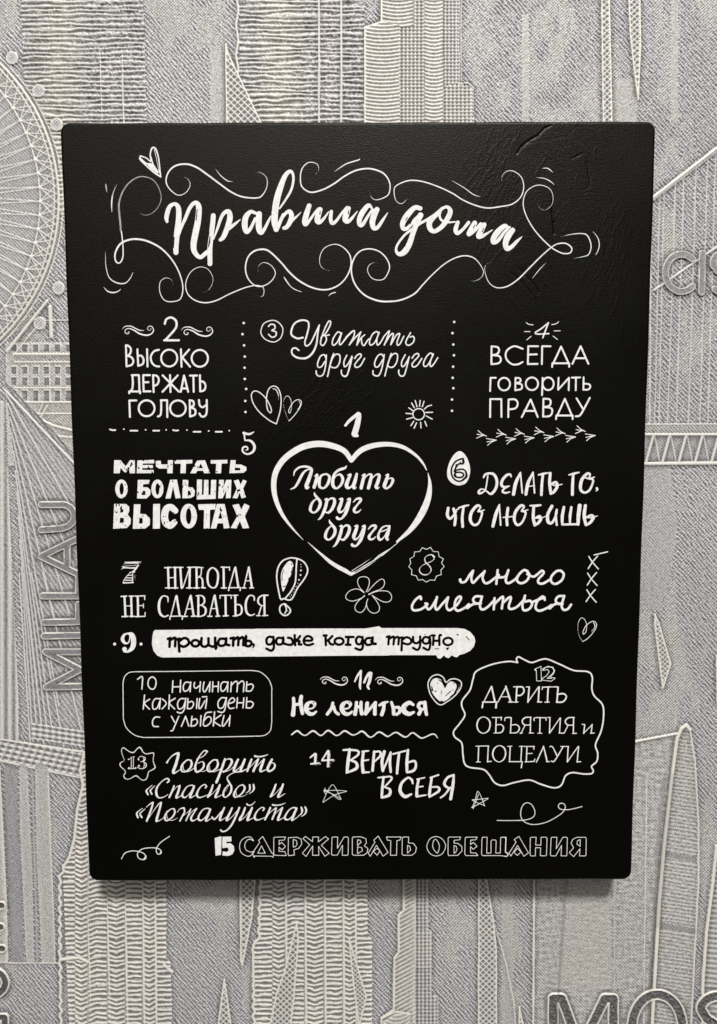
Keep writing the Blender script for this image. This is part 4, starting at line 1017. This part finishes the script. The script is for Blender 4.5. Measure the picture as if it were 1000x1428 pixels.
S(-19, "115,105 85,100 65,120 70,155 100,158 118,130; 118,100 122,150 120,190 100,208 65,192; 190,112 155,108 140,130 150,158 185,155 195,120; 195,105 198,150 220,158; 232,108 255,112 270,135; 325,95 310,115 285,135; 283,88 287,165; 270,135 262,160 230,162; 290,132 320,135 315,158 335,160; 352,130 415,128 412,105 380,95 355,120 360,155 390,165 425,155; 508,90 530,90; 522,95 525,165; 575,95 545,125 525,132; 545,128 560,155 582,160; o627,135,34,26; 680,102 740,102; 700,105 695,160; 680,162 715,162; 805,105 775,100 758,125 768,155 795,155 808,125; 808,102 812,150 808,190 790,202 755,190; 885,110 845,112 828,135 842,162 880,155 888,115; 888,105 885,145 912,155")
win(520, 865, 160)
S(-20, "-15,180 0,205 25,208; 122,145 145,140; 140,148 135,210; 140,165 175,142 185,155 180,210; 185,160 215,145 226,160 222,210; 238,152 262,150; 255,155 250,262; 258,170 290,148 325,160 335,190 305,210 255,195; 350,145 355,190 385,200 410,180; 412,142 412,220 390,258 350,240; 490,155 455,145 435,170 445,200 480,200 495,170; 497,140 500,210 485,258 440,240; 515,132 540,132; 530,135 525,215; 595,130 580,135 580,215; 530,180 580,178; o655,185,40,32; 735,124,10 742,128,10; 815,142,7 838,170,7; 650,248 662,240,8; 540,248,5 575,248,5; 448,122,4 460,122,4")
# ---- rule 10 ---------------------------------------------------------------
part('rule_frame')
win(150, 920, 250)
S(5.5, "150,67 400,65 800,60; 800,60 850,68 895,105 915,150 916,180; 916,180 916,350; 916,350 908,395 880,420 850,426; 850,426 600,431 200,434; 200,434 150,420 105,380 88,330; 88,330 86,130; 86,130 95,95 120,72 150,67")
part('rule_number')
win(185, 935, 180)
S(11, "38,68 75,50 72,145; @152,50 178,70 180,110 165,142 140,142 120,115 125,70")
part('rule_lettering')
S(11, "/312,80 307,170; /372,75 368,168; /310,128 370,125; 450,95 410,92 392,125 400,160 430,150 448,110; 450,90 445,165; 480,92 475,125 490,138 515,120; 525,88 520,165; 553,90 545,145 560,165 598,100; 600,88 595,165; 622,88 618,165; 620,125 660,122; 665,88 662,165; 735,92 700,90 682,120 690,160 715,150 738,105; 738,88 735,165; 765,90 760,165; 765,115 795,85 812,95 808,165; 812,110 845,82 862,95 858,165; 885,88 880,160; 882,115 920,105 935,125 915,158 880,160")
S(11, "92,190 82,300; 132,222 92,255 130,300; 212,220 175,220 155,255 160,298 190,290 210,240; 215,215 208,298; 230,220 260,255 228,298; 285,190 280,298; 330,215 285,250 325,298; 410,220 370,220 348,255 358,298 390,285 408,240; 412,215 400,300 375,330 345,322; 428,218 424,295; 426,250 460,240 472,262 455,292 424,296; 500,218 495,295; 520,218 512,280 525,295 560,235; 575,216 565,295; 540,205 575,203; 725,215 690,212 662,245 668,290 700,285 722,230; 727,210 715,300 695,325 660,318; 742,258 780,245 790,225 770,212 745,240 740,275 755,295 785,290; 812,212 806,290; 808,252 855,250; 862,212 855,290; 885,210 880,290; 882,245 915,240 935,258 918,288 880,290")
S(11, "210,362 175,362 155,390 160,430 200,435; 300,355 325,400; 358,355 330,420 310,465 295,468; 378,432 410,355; 410,355 435,430; 460,355 452,430; 455,388 490,375 502,400 485,425 452,432; 530,350 525,430; 612,322 570,330 555,370 548,420 570,430 605,400 605,365 580,360 552,390; 635,320 625,430; 685,345 630,390 680,430; 708,350 695,410 705,430 750,365; 755,348 748,430")
# ---- rule 11 ---------------------------------------------------------------
part('rule_number')
win(400, 930, 120)
S(26, "790,170,18 820,105,26 860,45,24; 862,48,26 855,150,28 850,215,30 855,255,20; 900,180,28 925,120,30 960,75,38 980,75,36; 978,80,38 960,170,38 940,225,30 955,255,24")
part('number_scroll')
for ox, oy, k in ((446.3, 944.6, .151), (523.3, 945.0, .151)):
    win(ox - 96 * k * .93, oy - 118 * k, 1000 * k * .93)
    S(.9, "96,152,5 120,127,10 170,124,13 215,145,13 250,160,11 288,162,6; 142,178,6 156,172,8 155,186,9 137,190,10 120,175,10 127,153,10 155,144,12 200,160,15 250,190,17 310,203,17 350,190,15 370,160,12 355,127,10 328,125,9 316,148,8 335,162,7 350,148,6 338,140,5")
part('rule_lettering')
win(400, 930, 120)
S(40, "78,365,38 82,450,44 72,555,54; 168,345,44 160,400,48 170,480,46 182,540,42; 85,440,34 165,430,40; 215,490,30 300,480,20 325,430,40 285,415,44 235,440,52 225,500,52 265,545,48 310,545,36 340,520,26; 535,420,36 520,480,40 470,550,36; 545,460,36 565,520,36 600,550,36; 630,490,30 715,480,20 740,430,40 700,415,44 650,440,52 642,500,52 680,545,48 725,545,36 757,520,26; 810,420,36 805,490,40 795,550,42; 865,415,36 862,480,40 872,545,44; 810,470,26 865,465,26; 930,425,38 925,490,40 915,545,42")
S(-4, ".280,445,38; .697,443,36; .312,415,14 .725,412,14")
win(490, 930, 160)
S(26, "45,310,28 40,360,30 30,410,34; 85,308,28 82,360,30 90,405,34; 45,345,20 85,343,20; 140,315,30 135,360,32 125,405,36; 140,395,24 175,350,26 210,310,26; 210,312,30 205,360,32 205,410,34; 245,335,22 280,315,28 318,305,16; 285,325,30 280,370,32 265,415,34; 350,310,26 365,360,30 370,410,34; 375,355,24 415,355,28 422,390,30 395,415,26; 540,330,24 505,312,36 460,345,44 460,385,46 500,410,38 545,395,22; 640,310,34 645,360,34 655,415,28; 640,315,24 600,315,30 585,345,32 610,370,26 640,365,22; 610,370,30 590,410,34")
S(-4, ".395,388,18 .500,350,26 .612,340,22 .470,345,7 .572,408,7")
part('heart_ornament', worn=0)
S(11, "@825,135 800,90 755,68 705,82 672,130 672,185 700,260 770,330 840,300 910,245 955,180 955,130 910,105 860,110")
S(2, "~815,180 790,120 750,98 710,108 688,150 698,205 720,250 780,305 830,290 890,235 918,180 910,145 880,128 850,130")
S(-7, "760,112,6 790,130,9 806,158,8; .752,142,9 .735,213,11; 700,172,8 708,205,12; 785,205,3 783,235,4; 820,255,4 865,212,8; .868,260,13 .880,248,12; 905,220,12 930,165,5; 780,298,5 795,303,8; 880,205,3 890,200,5; 815,180,9 830,145,8 855,130,6; 890,150,4 905,140,4")
S(4, "920,220,7 940,180,5 935,150,3")
part('wavy_line')
win(395, 920, 260)
S(7, "45,402,8 75,382,10 100,400,8 122,405,7 160,382,10 195,405,8 212,402,7 242,380,10 280,405,8 300,402,7 330,382,10 370,403,8 395,398,7 425,384,10 460,413,9 480,412,7 515,388,9 555,410,9 570,408,7 605,390,8 645,412,10 665,412,7 695,392,8 735,418,9 755,418,7 795,400,8 815,402,7 828,420,5")
# ---- rule 12 ---------------------------------------------------------------
part('rule_frame')
win(630, 905, 230)
S(10, "400,82 340,76 240,95 150,135 130,180 110,250 65,310 62,350 80,400 50,450 12,500 20,535 60,570 68,640 78,695 110,718 190,730 225,760 260,810 310,828 380,810 470,795 540,820 620,842 665,825 690,770 730,750 800,758 850,755 858,735 848,712 880,680 885,630 872,580 905,500 920,420 915,340 865,285 850,240 852,170 825,138 740,130 660,95 580,62 540,65 485,82 440,65 405,48 392,62 400,82")
part('rule_number')
win(650, 920, 200)
S(5.5, "=480,66 522,46 526,148 492,148 490,75; 535,75 560,52 600,55 612,80 595,105 565,130; 565,130 598,130; =535,75 535,62 570,46 605,52 618,75 612,95 585,122 622,128 595,150 530,142 530,132 560,112 580,85 570,68; 478,66 480,72 492,78")
part('rule_lettering')
win(630, 905, 230)
S(10, "185,355,11 190,322,8; 188,322,9 272,322,9; 272,322 268,356,12; 195,320,6 240,230,9; 242,228 262,320,12; 280,322,7 330,230,9; 295,290,6 345,290,6; 328,226 358,320,12; 345,322,8 372,322,8; 395,232 390,322; 375,230,7 400,228,7; 378,323,7 402,322,7; 395,230 430,232 438,258 420,280 392,282; 470,232 462,322; 452,230,7 472,230,7; 462,322,7 525,232,7; 530,230 525,320; 520,322,7 545,322,8; 550,232,8 600,230,8; 552,230,6 548,245,7; 585,232 580,322; 565,323,7 592,322,7; 600,230,7 640,230,8; 645,232 638,322; 640,275 680,272 695,292 675,320 636,323")
win(650, 985, 200)
S(9, "@122,74,7 155,90,10 168,125,11 155,170,10 120,188,7 88,170,10 76,130,11 90,90,10; 210,80 207,185; 182,78,7 248,78,8; 247,75,7 245,95,8; 210,130,8 245,128,8 262,150,10 245,182,9 195,186,7; 270,100,8 275,80,8 310,78,9; 315,80 310,185; 312,132,8 350,128,8 372,150,10 355,182,9 305,186,7; 450,78 448,185; 455,76,8 415,78,9 392,100,10 405,128,9 448,130,8; 410,135,8 385,185,8; 378,188,10 392,186,8; 440,187,7 470,186,8; 475,100,8 480,80,8 558,80,8; 558,78,7 558,98,8; 516,82 514,188; 500,188,7 530,188,7; 585,82 582,188; 568,78,7 588,78,7; 582,188,8 655,82,8; 658,82 652,180; 648,186,8 680,188,8; 750,80 748,188; 755,78,8 715,80,9 692,102,10 705,128,9 748,132,8; 710,135,8 685,185,8; 742,190,7 770,188,8; 808,125,7 828,128,9; 828,128 820,190; 820,188,7 880,128,7; 880,126 872,188; 868,188,8 894,186,8")
S(9, "88,280 84,388; 68,278,7 158,276,8; 72,388,7 100,388,7; 155,278 150,388; 148,386,8 176,384,8; @232,274,7 265,290,10 276,330,11 262,370,10 230,388,7 198,370,10 186,330,11 200,292,10; 308,280 303,385; 290,280,7 320,278,7; 300,386,8 392,386,8; 388,280 382,386; 372,280,7 395,278,7; 392,386,8 385,428,10; 425,282 420,386; 402,280,7 475,280,8; 475,278,7 472,300,8; 424,330,7 462,328,7; 410,388,7 475,384,8; 476,384,7 480,368,8; 490,388,7 495,380,9 540,282,9; 540,278 565,382,11; 560,386,8 582,386,8; 585,282,8 602,282,8 635,345,10; 678,280 640,345 612,385 595,382; 660,280,7 690,280,7; 712,282 706,388; 695,280,7 715,280,7; 706,388,8 780,282,8; 785,280 775,386; 772,388,8 800,386,8")
# ---- rule 13 ---------------------------------------------------------------
part('badge_outline')
win(160, 1035, 90)
S(13, "152,278,8 125,215,11 105,140,12 115,95,14 145,90,16 200,130,14 255,158,16 300,155,18 340,110,15 380,80,20 410,100,22 440,155,16 490,182,16 560,170,16 600,168,18 605,200,14 595,280,13 610,340,16 628,390,20 590,425,18 530,455,14 512,510,16 490,570,16 440,590,14 390,565,14 345,525,20 310,525,18 250,560,14 190,575,14 150,550,18 140,510,14 165,480,16 155,435,13 100,385,16 80,340,18 110,305,13 150,290,9")
part('rule_number')
S(12, "/258,235 256,400,14; /290,235 288,400,14; 212,265,20 225,270,10 258,230,10; 255,232,8 305,226,14; 215,408,24 235,408,10; 225,412,12 320,408,12; .325,400,26 .222,398,26; 365,265,24 375,275,18; 362,255,10 400,220,12 455,230,14 475,255,16 450,295,14 400,302,12; 440,240,12 455,270,14 430,298,10; 450,305,12 490,340,18 475,390,16 420,412,14 370,400,14 355,380,16; 375,365,30 380,372,22; 450,318,10 462,350,14 445,398,10")
part('rule_lettering')
win(225, 1040, 170)
S(14, "46,138,16 65,108,10 100,75,12 135,62,18 140,72,22 120,150,24 98,210,24 105,225,16 140,205,8 170,185,7; 245,120,14 210,118,12 170,160,16 165,200,18 190,215,10 235,185,16 250,145,18 240,118,12; 178,160,6 185,200,8 215,212,8 270,185,7; 375,45,16 350,42,10 310,90,12 280,160,18 282,205,20 300,215,14 340,185,16 350,150,16 335,130,8 300,145,7; 290,110,7 345,85,8 378,48,12; 300,205,6 345,210,6 385,190,6; 460,118,14 425,118,12 385,160,16 380,200,18 405,213,10 450,185,16 465,145,18 455,118,12; 395,165,6 400,200,8 430,213,8 490,188,7; 522,108,16 505,160,20 480,230,20 452,300,22; 500,150,7 540,110,8 575,115,18 575,145,20 545,190,14 510,215,14 505,208,10; 510,215,8 560,200,6 600,165,6; 630,112,18 612,150,22 595,195,22 600,210,14 640,180,7 685,120,8; 685,112,18 670,150,22 652,195,22 655,212,14 700,190,7; 740,112,18 725,150,20 705,208,18; 715,190,6 770,130,8 795,112,14; 795,110,16 775,160,20 755,208,20; 768,185,6 820,130,8 845,112,14; 842,112,18 825,160,22 812,198,22 820,212,14 860,195,7; 908,112,18 885,155,22 872,190,22 885,210,16 920,190,16 932,160,16 915,140,8 880,155,6; 768,85,18 800,90,14 840,84,12 875,72,6")
win(195, 1070, 120)
S(20, "145,208,8 95,250,14 75,275,22 95,318,20; 175,215,8 140,250,12 122,275,20 140,312,20; 318,178,18 340,158,20 330,135,20 300,135,16 240,180,14 195,250,24 195,320,28 225,355,18 280,345,12 330,315,8; 398,215,18 375,280,24 342,350,22; 370,300,7 420,235,9 465,215,16; 465,215,22 445,290,28 425,340,28 430,358,16 490,325,8; 632,222,24 600,208,14 545,230,14 500,300,22 495,335,26 520,352,18 570,315,10 625,235,10; 632,222,24 605,290,28 585,335,28 590,355,16 655,320,8; 762,240,18 775,220,18 750,200,14 700,235,16 665,300,26 668,335,26 700,352,16 790,320,8; 850,205,20 825,280,26 790,345,24; 795,345,16 850,300,8 925,220,10; 930,205,24 905,280,28 880,335,28 885,352,16 955,320,8")
win(300, 1070, 120)
S(20, "280,52,18 225,60,12 160,95,12 140,130,16 165,180,22 190,230,24 180,290,24 150,330,18 115,350,14 95,325,24 105,270,22 135,225,14 155,205,16; 155,210,6 150,235,6 120,280,5; 320,205,18 275,220,12 225,290,22 222,335,26 250,348,14 315,300,20 345,240,24 325,205,18; 240,250,10 245,310,10 270,340,10 330,335,8 375,310,6; 402,205,20 405,245,24 395,275,14 360,300,8; 445,200,20 452,245,24 435,280,14 395,308,8; 705,200,22 680,270,26 645,340,24; 650,342,14 700,305,8 785,215,10; 790,198,24 765,270,28 735,330,28 740,348,16 815,305,8")
win(180, 1110, 130)
S(20, "145,132,8 100,165,12 82,190,20 95,232,20; 172,138,8 135,170,12 118,195,18 138,230,20; 185,122,8 220,90,12 255,70,20; 258,72,18 235,150,22 190,268,22; 200,255,7 270,150,9 320,85,14 345,70,18; 345,72,20 325,150,24 295,255,26 300,272,16 350,250,8 380,220,7; 485,140,18 450,140,12 395,190,18 385,245,24 410,265,14 470,220,18 492,170,20 480,138,16; 405,160,8 405,215,8 425,255,9 470,260,8 520,235,6; 518,175,8 545,140,9 582,128,18; 590,128,18 595,170,18 570,220,18 545,268,18; 580,215,6 640,165,8 665,140,12; 660,140,14 640,200,16 610,265,16; 625,235,6 680,165,8 722,138,14; 725,135,16 690,190,16 665,235,22 675,265,20 705,260,12 745,235,7; 872,145,22 840,132,14 790,150,14 750,210,20 745,250,24 775,262,16 820,225,10 868,155,10; 872,145,22 845,210,26 825,255,24 832,270,14 890,235,8; 890,225,16 910,250,20 935,230,8 985,170,9")
win(300, 1110, 135)
S(20, "0,240,16 30,210,10 95,125,12; 95,122,20 65,190,24 50,235,26 55,255,14 115,220,7; 175,125,20 145,190,24 120,240,26 125,254,14 175,215,8 250,128,10; 250,122,22 215,210,22 170,300,20 120,355,16 75,368,16 58,352,18; 310,122,20 285,190,24 255,240,26 260,252,14 310,215,8 380,128,10; 382,122,22 355,190,26 335,240,26 340,254,14 405,220,7; 495,150,16 508,130,16 485,118,12 440,150,14 410,205,22 415,238,24 445,248,14 520,220,7; 570,122,20 545,185,22 515,245,20; 530,215,7 580,160,8 625,125,14; 632,125,16 615,180,20 590,240,20; 600,210,7 650,155,8 690,125,14; 695,122,20 670,185,24 650,238,24 655,252,14 715,220,7; 840,130,22 810,120,14 765,145,14 725,205,20 722,235,24 755,245,14 800,205,9 835,140,10; 842,128,22 815,190,26 795,240,24 800,252,14 865,210,7; 330,85,20 345,97,14 380,90,12 415,58,6; 595,92,20 630,97,16 680,90,12 730,72,6; 890,118,18 900,150,22 890,185,14 860,205,8; 930,115,18 942,150,22 925,190,14 890,212,8")
# ---- rule 14 ---------------------------------------------------------------
part('rule_number')
win(425, 1035, 220)
S(12, "35,98,10 62,75,14; /68,75,16 66,132,16; 40,138,12 92,132,10; 148,55,14 110,112,10; 110,116,12 182,112,10; /152,60,16 148,152,16")
S(3, "78,75 78,125; 60,145 100,140; 100,130 100,142; 160,60 162,105; 190,105 188,120 165,125; 162,125 160,158 140,158")
part('rule_lettering')
S(16, "245,50,12 285,48,16; 285,45,16 275,120,22 268,190,18; 275,48,14 335,55,14 338,80,14 290,115,12; 290,115,12 325,130,18 328,165,20 265,195,12; 365,60,14 405,55,10; 372,62,18 365,130,20 370,190,22; 370,118,12 405,112,10; 370,192,16 410,190,10; 440,60,16 435,120,18 430,180,18; 440,62,12 475,60,14 480,85,16 440,125,10; 505,60,20 490,120,20 495,180,20; 495,185,12 545,65,14; 545,65,14 540,130,18 545,188,16; 560,75,12 640,55,12; 598,70,16 590,140,18 585,198,16; 655,50,16 648,120,20 648,185,18; 650,130,12 695,120,16 705,150,16 690,180,18 650,192,14")
S(16, "465,225,10 500,222,12; 500,220,14 492,290,18 488,350,16; 490,225,12 540,218,12 550,235,14 505,285,10; 505,285,10 540,300,16 535,335,20 490,352,14; 680,240,16 655,225,14 615,260,18 605,310,22 635,345,22 675,330,14; 680,240,16 685,262,12; 712,235,10 760,225,10; 722,235,16 712,290,18 710,340,20; 715,285,10 750,280,10; 710,345,14 768,335,10; 795,225,10 848,208,12; 805,225,16 795,290,18 790,335,20; 800,285,10 845,285,14 850,310,16 790,348,12; 945,210,14 940,270,20 925,360,20; 945,208,14 905,225,16 885,265,18 910,290,14 935,285,10; 920,290,14 890,330,12 862,352,12")
part('star_ornament')
S(4.5, "115,380 145,310 175,270 195,290 230,360; 230,360 180,330 125,310; 125,308 200,305 265,310; 265,312 190,335 115,382; 130,290 122,310 135,330; 230,362 215,362 160,320 130,300")
part('star_ornament')
win(640, 1090, 220)
S(5, "85,165 105,110 120,62 145,105 163,155; 163,152 120,135 85,118; 85,115 130,112 185,105; 185,108 130,140 82,165; 90,172 125,80; 80,162 95,165")
part('loop_flourish')
S(6, "242,246 330,247 420,243 470,225 482,190 460,145 425,135 398,165 393,220 420,258 480,272 560,255 640,210 672,175 670,145 645,137 630,155 645,175 690,178 735,170 782,158")
part('loop_flourish')
win(150, 1030, 290)
S(5, "67,578 85,550 125,540 170,550 185,570 175,582 150,575 145,550 170,530 220,525 250,532 258,550 240,555 235,530 255,500 298,470; 175,580,7 185,565,7; 255,552,8 258,540,6")
# ---- rule 15 ---------------------------------------------------------------
part('rule_number')
win(290, 1155, 170)
S(2, "#55,80 108,66 112,70 108,218 62,227; #118,70 192,68 194,108 150,112 152,125 185,122 212,145 218,180 200,215 165,228 118,224 122,190 155,195 172,178 160,158 118,165")
part('rule_lettering')
S(6.6, "375,102 345,88; 372,100 355,75 320,72 280,95 260,140 270,195 310,225 345,228 378,195; 375,104 340,90 312,110 302,145 315,180 350,195 378,192; =450,68 415,100 425,115 365,205 378,240 385,228 520,230 535,238 538,205 525,205; =440,145 470,205 408,205; =540,80 545,74 636,72 625,98 585,100 583,135 605,115 636,150 608,178 583,155 583,190 632,192 642,225 548,222 540,215; =660,78 730,74 765,90 770,130 745,165 705,178 710,220 665,225 658,215; =700,92 725,100 732,130 720,150 700,155; =800,68 858,110 860,72 908,72 905,112 965,68 990,88 930,140 995,205 960,230 908,150 910,222 858,222 860,145 805,232 775,205 835,135 780,85")
win(440, 1155, 170)
S(6.6, "=135,80 142,72 182,72 180,165 235,72 262,72 270,80 268,215 262,222 220,222 222,140 180,220 142,222 132,215; =302,78 312,72 370,70 412,85 418,120 400,145 430,165 425,200 395,222 315,222 302,215; =345,95 365,98 375,115 345,142; =345,152 380,160 385,185 345,208; =515,65 478,98 488,115 432,205 450,230 500,140 555,230 595,198; =505,165 530,185 505,222 475,190; =582,72 702,72 692,98 668,102 665,222 615,222 618,102 590,98; =712,80 722,72 765,72 762,120 805,125 828,160 820,200 790,222 722,222 710,215; =755,140 775,150 780,180 755,205")
win(590, 1155, 120)
S(9.4, "@152,97 215,120 258,180 258,235 220,300 155,322 95,305 52,250 48,190 85,120; @142,128 175,160 190,210 182,260 165,290 130,255 112,210 118,160; =292,115 302,103 438,103 425,135 362,140 360,172 410,178 452,215 452,265 405,315 300,318 290,300; =360,200 385,210 395,245 380,280 360,290; =490,115 500,105 630,103 612,135 555,138 552,190 585,165 628,210 582,245 552,212 552,285 615,288 638,318 498,318 485,300; =685,115 695,105 745,105 740,290 790,288 790,150 805,135 845,138 850,155 845,288 898,288 902,108 950,105 962,120 955,280 990,290 975,328 900,318 690,318 680,300")
win(700, 1155, 130)
S(8.6, "0,96 38,98 45,110 42,260 68,268 55,302 0,296; =183,88 132,122 152,150 78,265 95,300 168,185 235,302 285,265; =168,215 205,255 165,292 130,260; =305,105 315,97 368,97 362,180 418,182 420,97 475,97 484,110 478,290 468,297 412,295 415,210 362,208 358,297 312,297 302,285; =528,105 535,97 590,97 583,220 655,97 695,97 702,108 697,290 690,297 635,297 640,185 578,297 530,297 520,285; =905,108 895,98 800,98 760,120 742,160 770,210 722,262 770,305 838,220 832,297 895,297 902,285; =840,122 810,135 805,170 840,195")
# ---- ink layers -> meshes (marching squares)
CASES = {1: [0, 'a', 'd'], 2: [1, 'b', 'a'], 3: [0, 1, 'b', 'd'], 4: [2, 'c', 'b'], 6: [1, 2, 'c', 'a'], 7: [0, 1, 2, 'c', 'd'],
         8: [3, 'd', 'c'], 9: [0, 'a', 'c', 3], 11: [0, 1, 'b', 'c', 3], 12: [2, 3, 'd', 'b'], 13: [0, 'a', 'b', 2, 3], 14: [1, 2, 3, 'd', 'a'],
         5: [0, 'a', 'b', 2, 'c', 'd'], 10: [1, 'b', 'c', 3, 'd', 'a']}
INK_Y = -T - 0.000125
PER_LABEL = {}
PLY = {}
def ink_mesh(L, layer_no):
    bb = L['bb']
    j0, i0, j1, i1 = max(0, bb[0] - 1), max(0, bb[1] - 1), min(FNX, bb[2] + 1), min(FNY, bb[3] + 1)
    F = L['F'][i0:i1, j0:j1]
    uu = OX + (j0 + np.arange(j1 - j0)) * CELL; vv = OY + (i0 + np.arange(i1 - i0)) * CELL
    GU, GV = np.meshgrid(uu, vv)
    # slightly broken print
    F = F - 0.14 + 0.07 * vnoise(GU / 1.6, GV / 1.6, 101)
    if L['worn'] == 1:
        a = vnoise(GU / 1.5, GV / 2.6, 102) + 0.7 * vnoise(GU / 6, GV / 6, 103)
        F = np.minimum(F, (0.95 - a) * 1.4)
    ny_, nx_ = F.shape
    pos = F > 0
    code = (pos[:-1, :-1] * 1 + pos[:-1, 1:] * 2 + pos[1:, 1:] * 4 + pos[1:, :-1] * 8)
    vid = {}; P = []; faces = []
    def corner(i, j):
        k = (i, j)
        if k not in vid:
            vid[k] = len(P); P.append((GU[i, j], GV[i, j]))
        return vid[k]
    def edge(i, j, di, dj):
        k = (i, j, di, dj)
        if k not in vid:
            a, b = F[i, j], F[i + di, j + dj]
            t = a / (a - b)
            vid[k] = len(P); P.append((GU[i, j] + dj * CELL * t, GV[i, j] + di * CELL * t))
        return vid[k]
    # whole cells: merged into horizontal runs would break the seams, so keep them as quads
    fi, fj = np.nonzero((code > 0))
    for i, j in zip(fi.tolist(), fj.tolist()):
        c = code[i, j]
        if c == 15:
            faces.append([corner(i, j), corner(i + 1, j), corner(i + 1, j + 1), corner(i, j + 1)])
            continue
        f = []
        for t in CASES[c]:
            if t == 0: f.append(corner(i, j))
            elif t == 1: f.append(corner(i, j + 1))
            elif t == 2: f.append(corner(i + 1, j + 1))
            elif t == 3: f.append(corner(i + 1, j))
            elif t == 'a': f.append(edge(i, j, 0, 1))
            elif t == 'b': f.append(edge(i, j + 1, 1, 0))
            elif t == 'c': f.append(edge(i + 1, j, 0, 1))
            else: f.append(edge(i, j, 1, 0))
        faces.append(f[::-1])
    P = np.array(P)
    x, z = trace(P[:, 0], P[:, 1], INK_Y)
    y = np.full(len(x), INK_Y - 0.000004 * (layer_no % 5))
    o = mesh_object(L['name'], np.stack([x, y, z], -1), faces, M_INK_FADED if L['worn'] == 3 else M_INK, sign)
    if L['label']:
        o['label'] = L['label']
    return o
WORDS = {'rule_number': ['2', '3', '4', '5', '1', '6 on a white egg', '7 in hatched strokes', '8', '9 between two dots', '10', '11', '12 in outline', '13', '14', '15'],
         'rule_lettering': ['ВЫСОКО ДЕРЖАТЬ ГОЛОВУ', 'Уважать друг друга', 'ВСЕГДА говорить ПРАВДУ', 'МЕЧТАТЬ О БОЛЬШИХ ВЫСОТАХ', 'Любить друг друга',
                            'ДЕЛАТЬ ТО, ЧТО ЛЮБИШЬ', 'НИКОГДА НЕ СДАВАТЬСЯ', 'много смеяться', 'Начинать каждый день с улыбки', 'Не лениться',
                            'ДАРИТЬ ОБЪЯТИЯ и ПОЦЕЛУИ', 'Говорить «Спасибо» и «Пожалуйста»', 'ВЕРИТЬ В СЕБЯ', 'СДЕРЖИВАТЬ ОБЕЩАНИЯ']}
NUMS = [w for w in WORDS['rule_number'] if not w.startswith('6')]
WORDS['rule_number'] = NUMS
seen = {}
for L in LAYERS:
    i = seen.get(L['name'], 0); seen[L['name']] = i + 1
    if L['name'] == 'rule_lettering':
        L['label'] = 'white lettering reading ' + WORDS['rule_lettering'][i]
    elif L['name'] == 'rule_number':
        L['label'] = 'white number ' + NUMS[i]
    elif L['name'] == 'title_lettering':
        L['label'] = 'large brush script title reading Правила дома'
    elif L['name'] == 'number_badge':
        L['label'] = 'white egg shape with the number 6 in it'
    elif L['name'] == 'number_banner':
        L['label'] = 'solid white bar with black lettering прощать, даже когда трудно'
for k, L in enumerate(LAYERS):
    ink_mesh(L, k)
    L['F'] = None
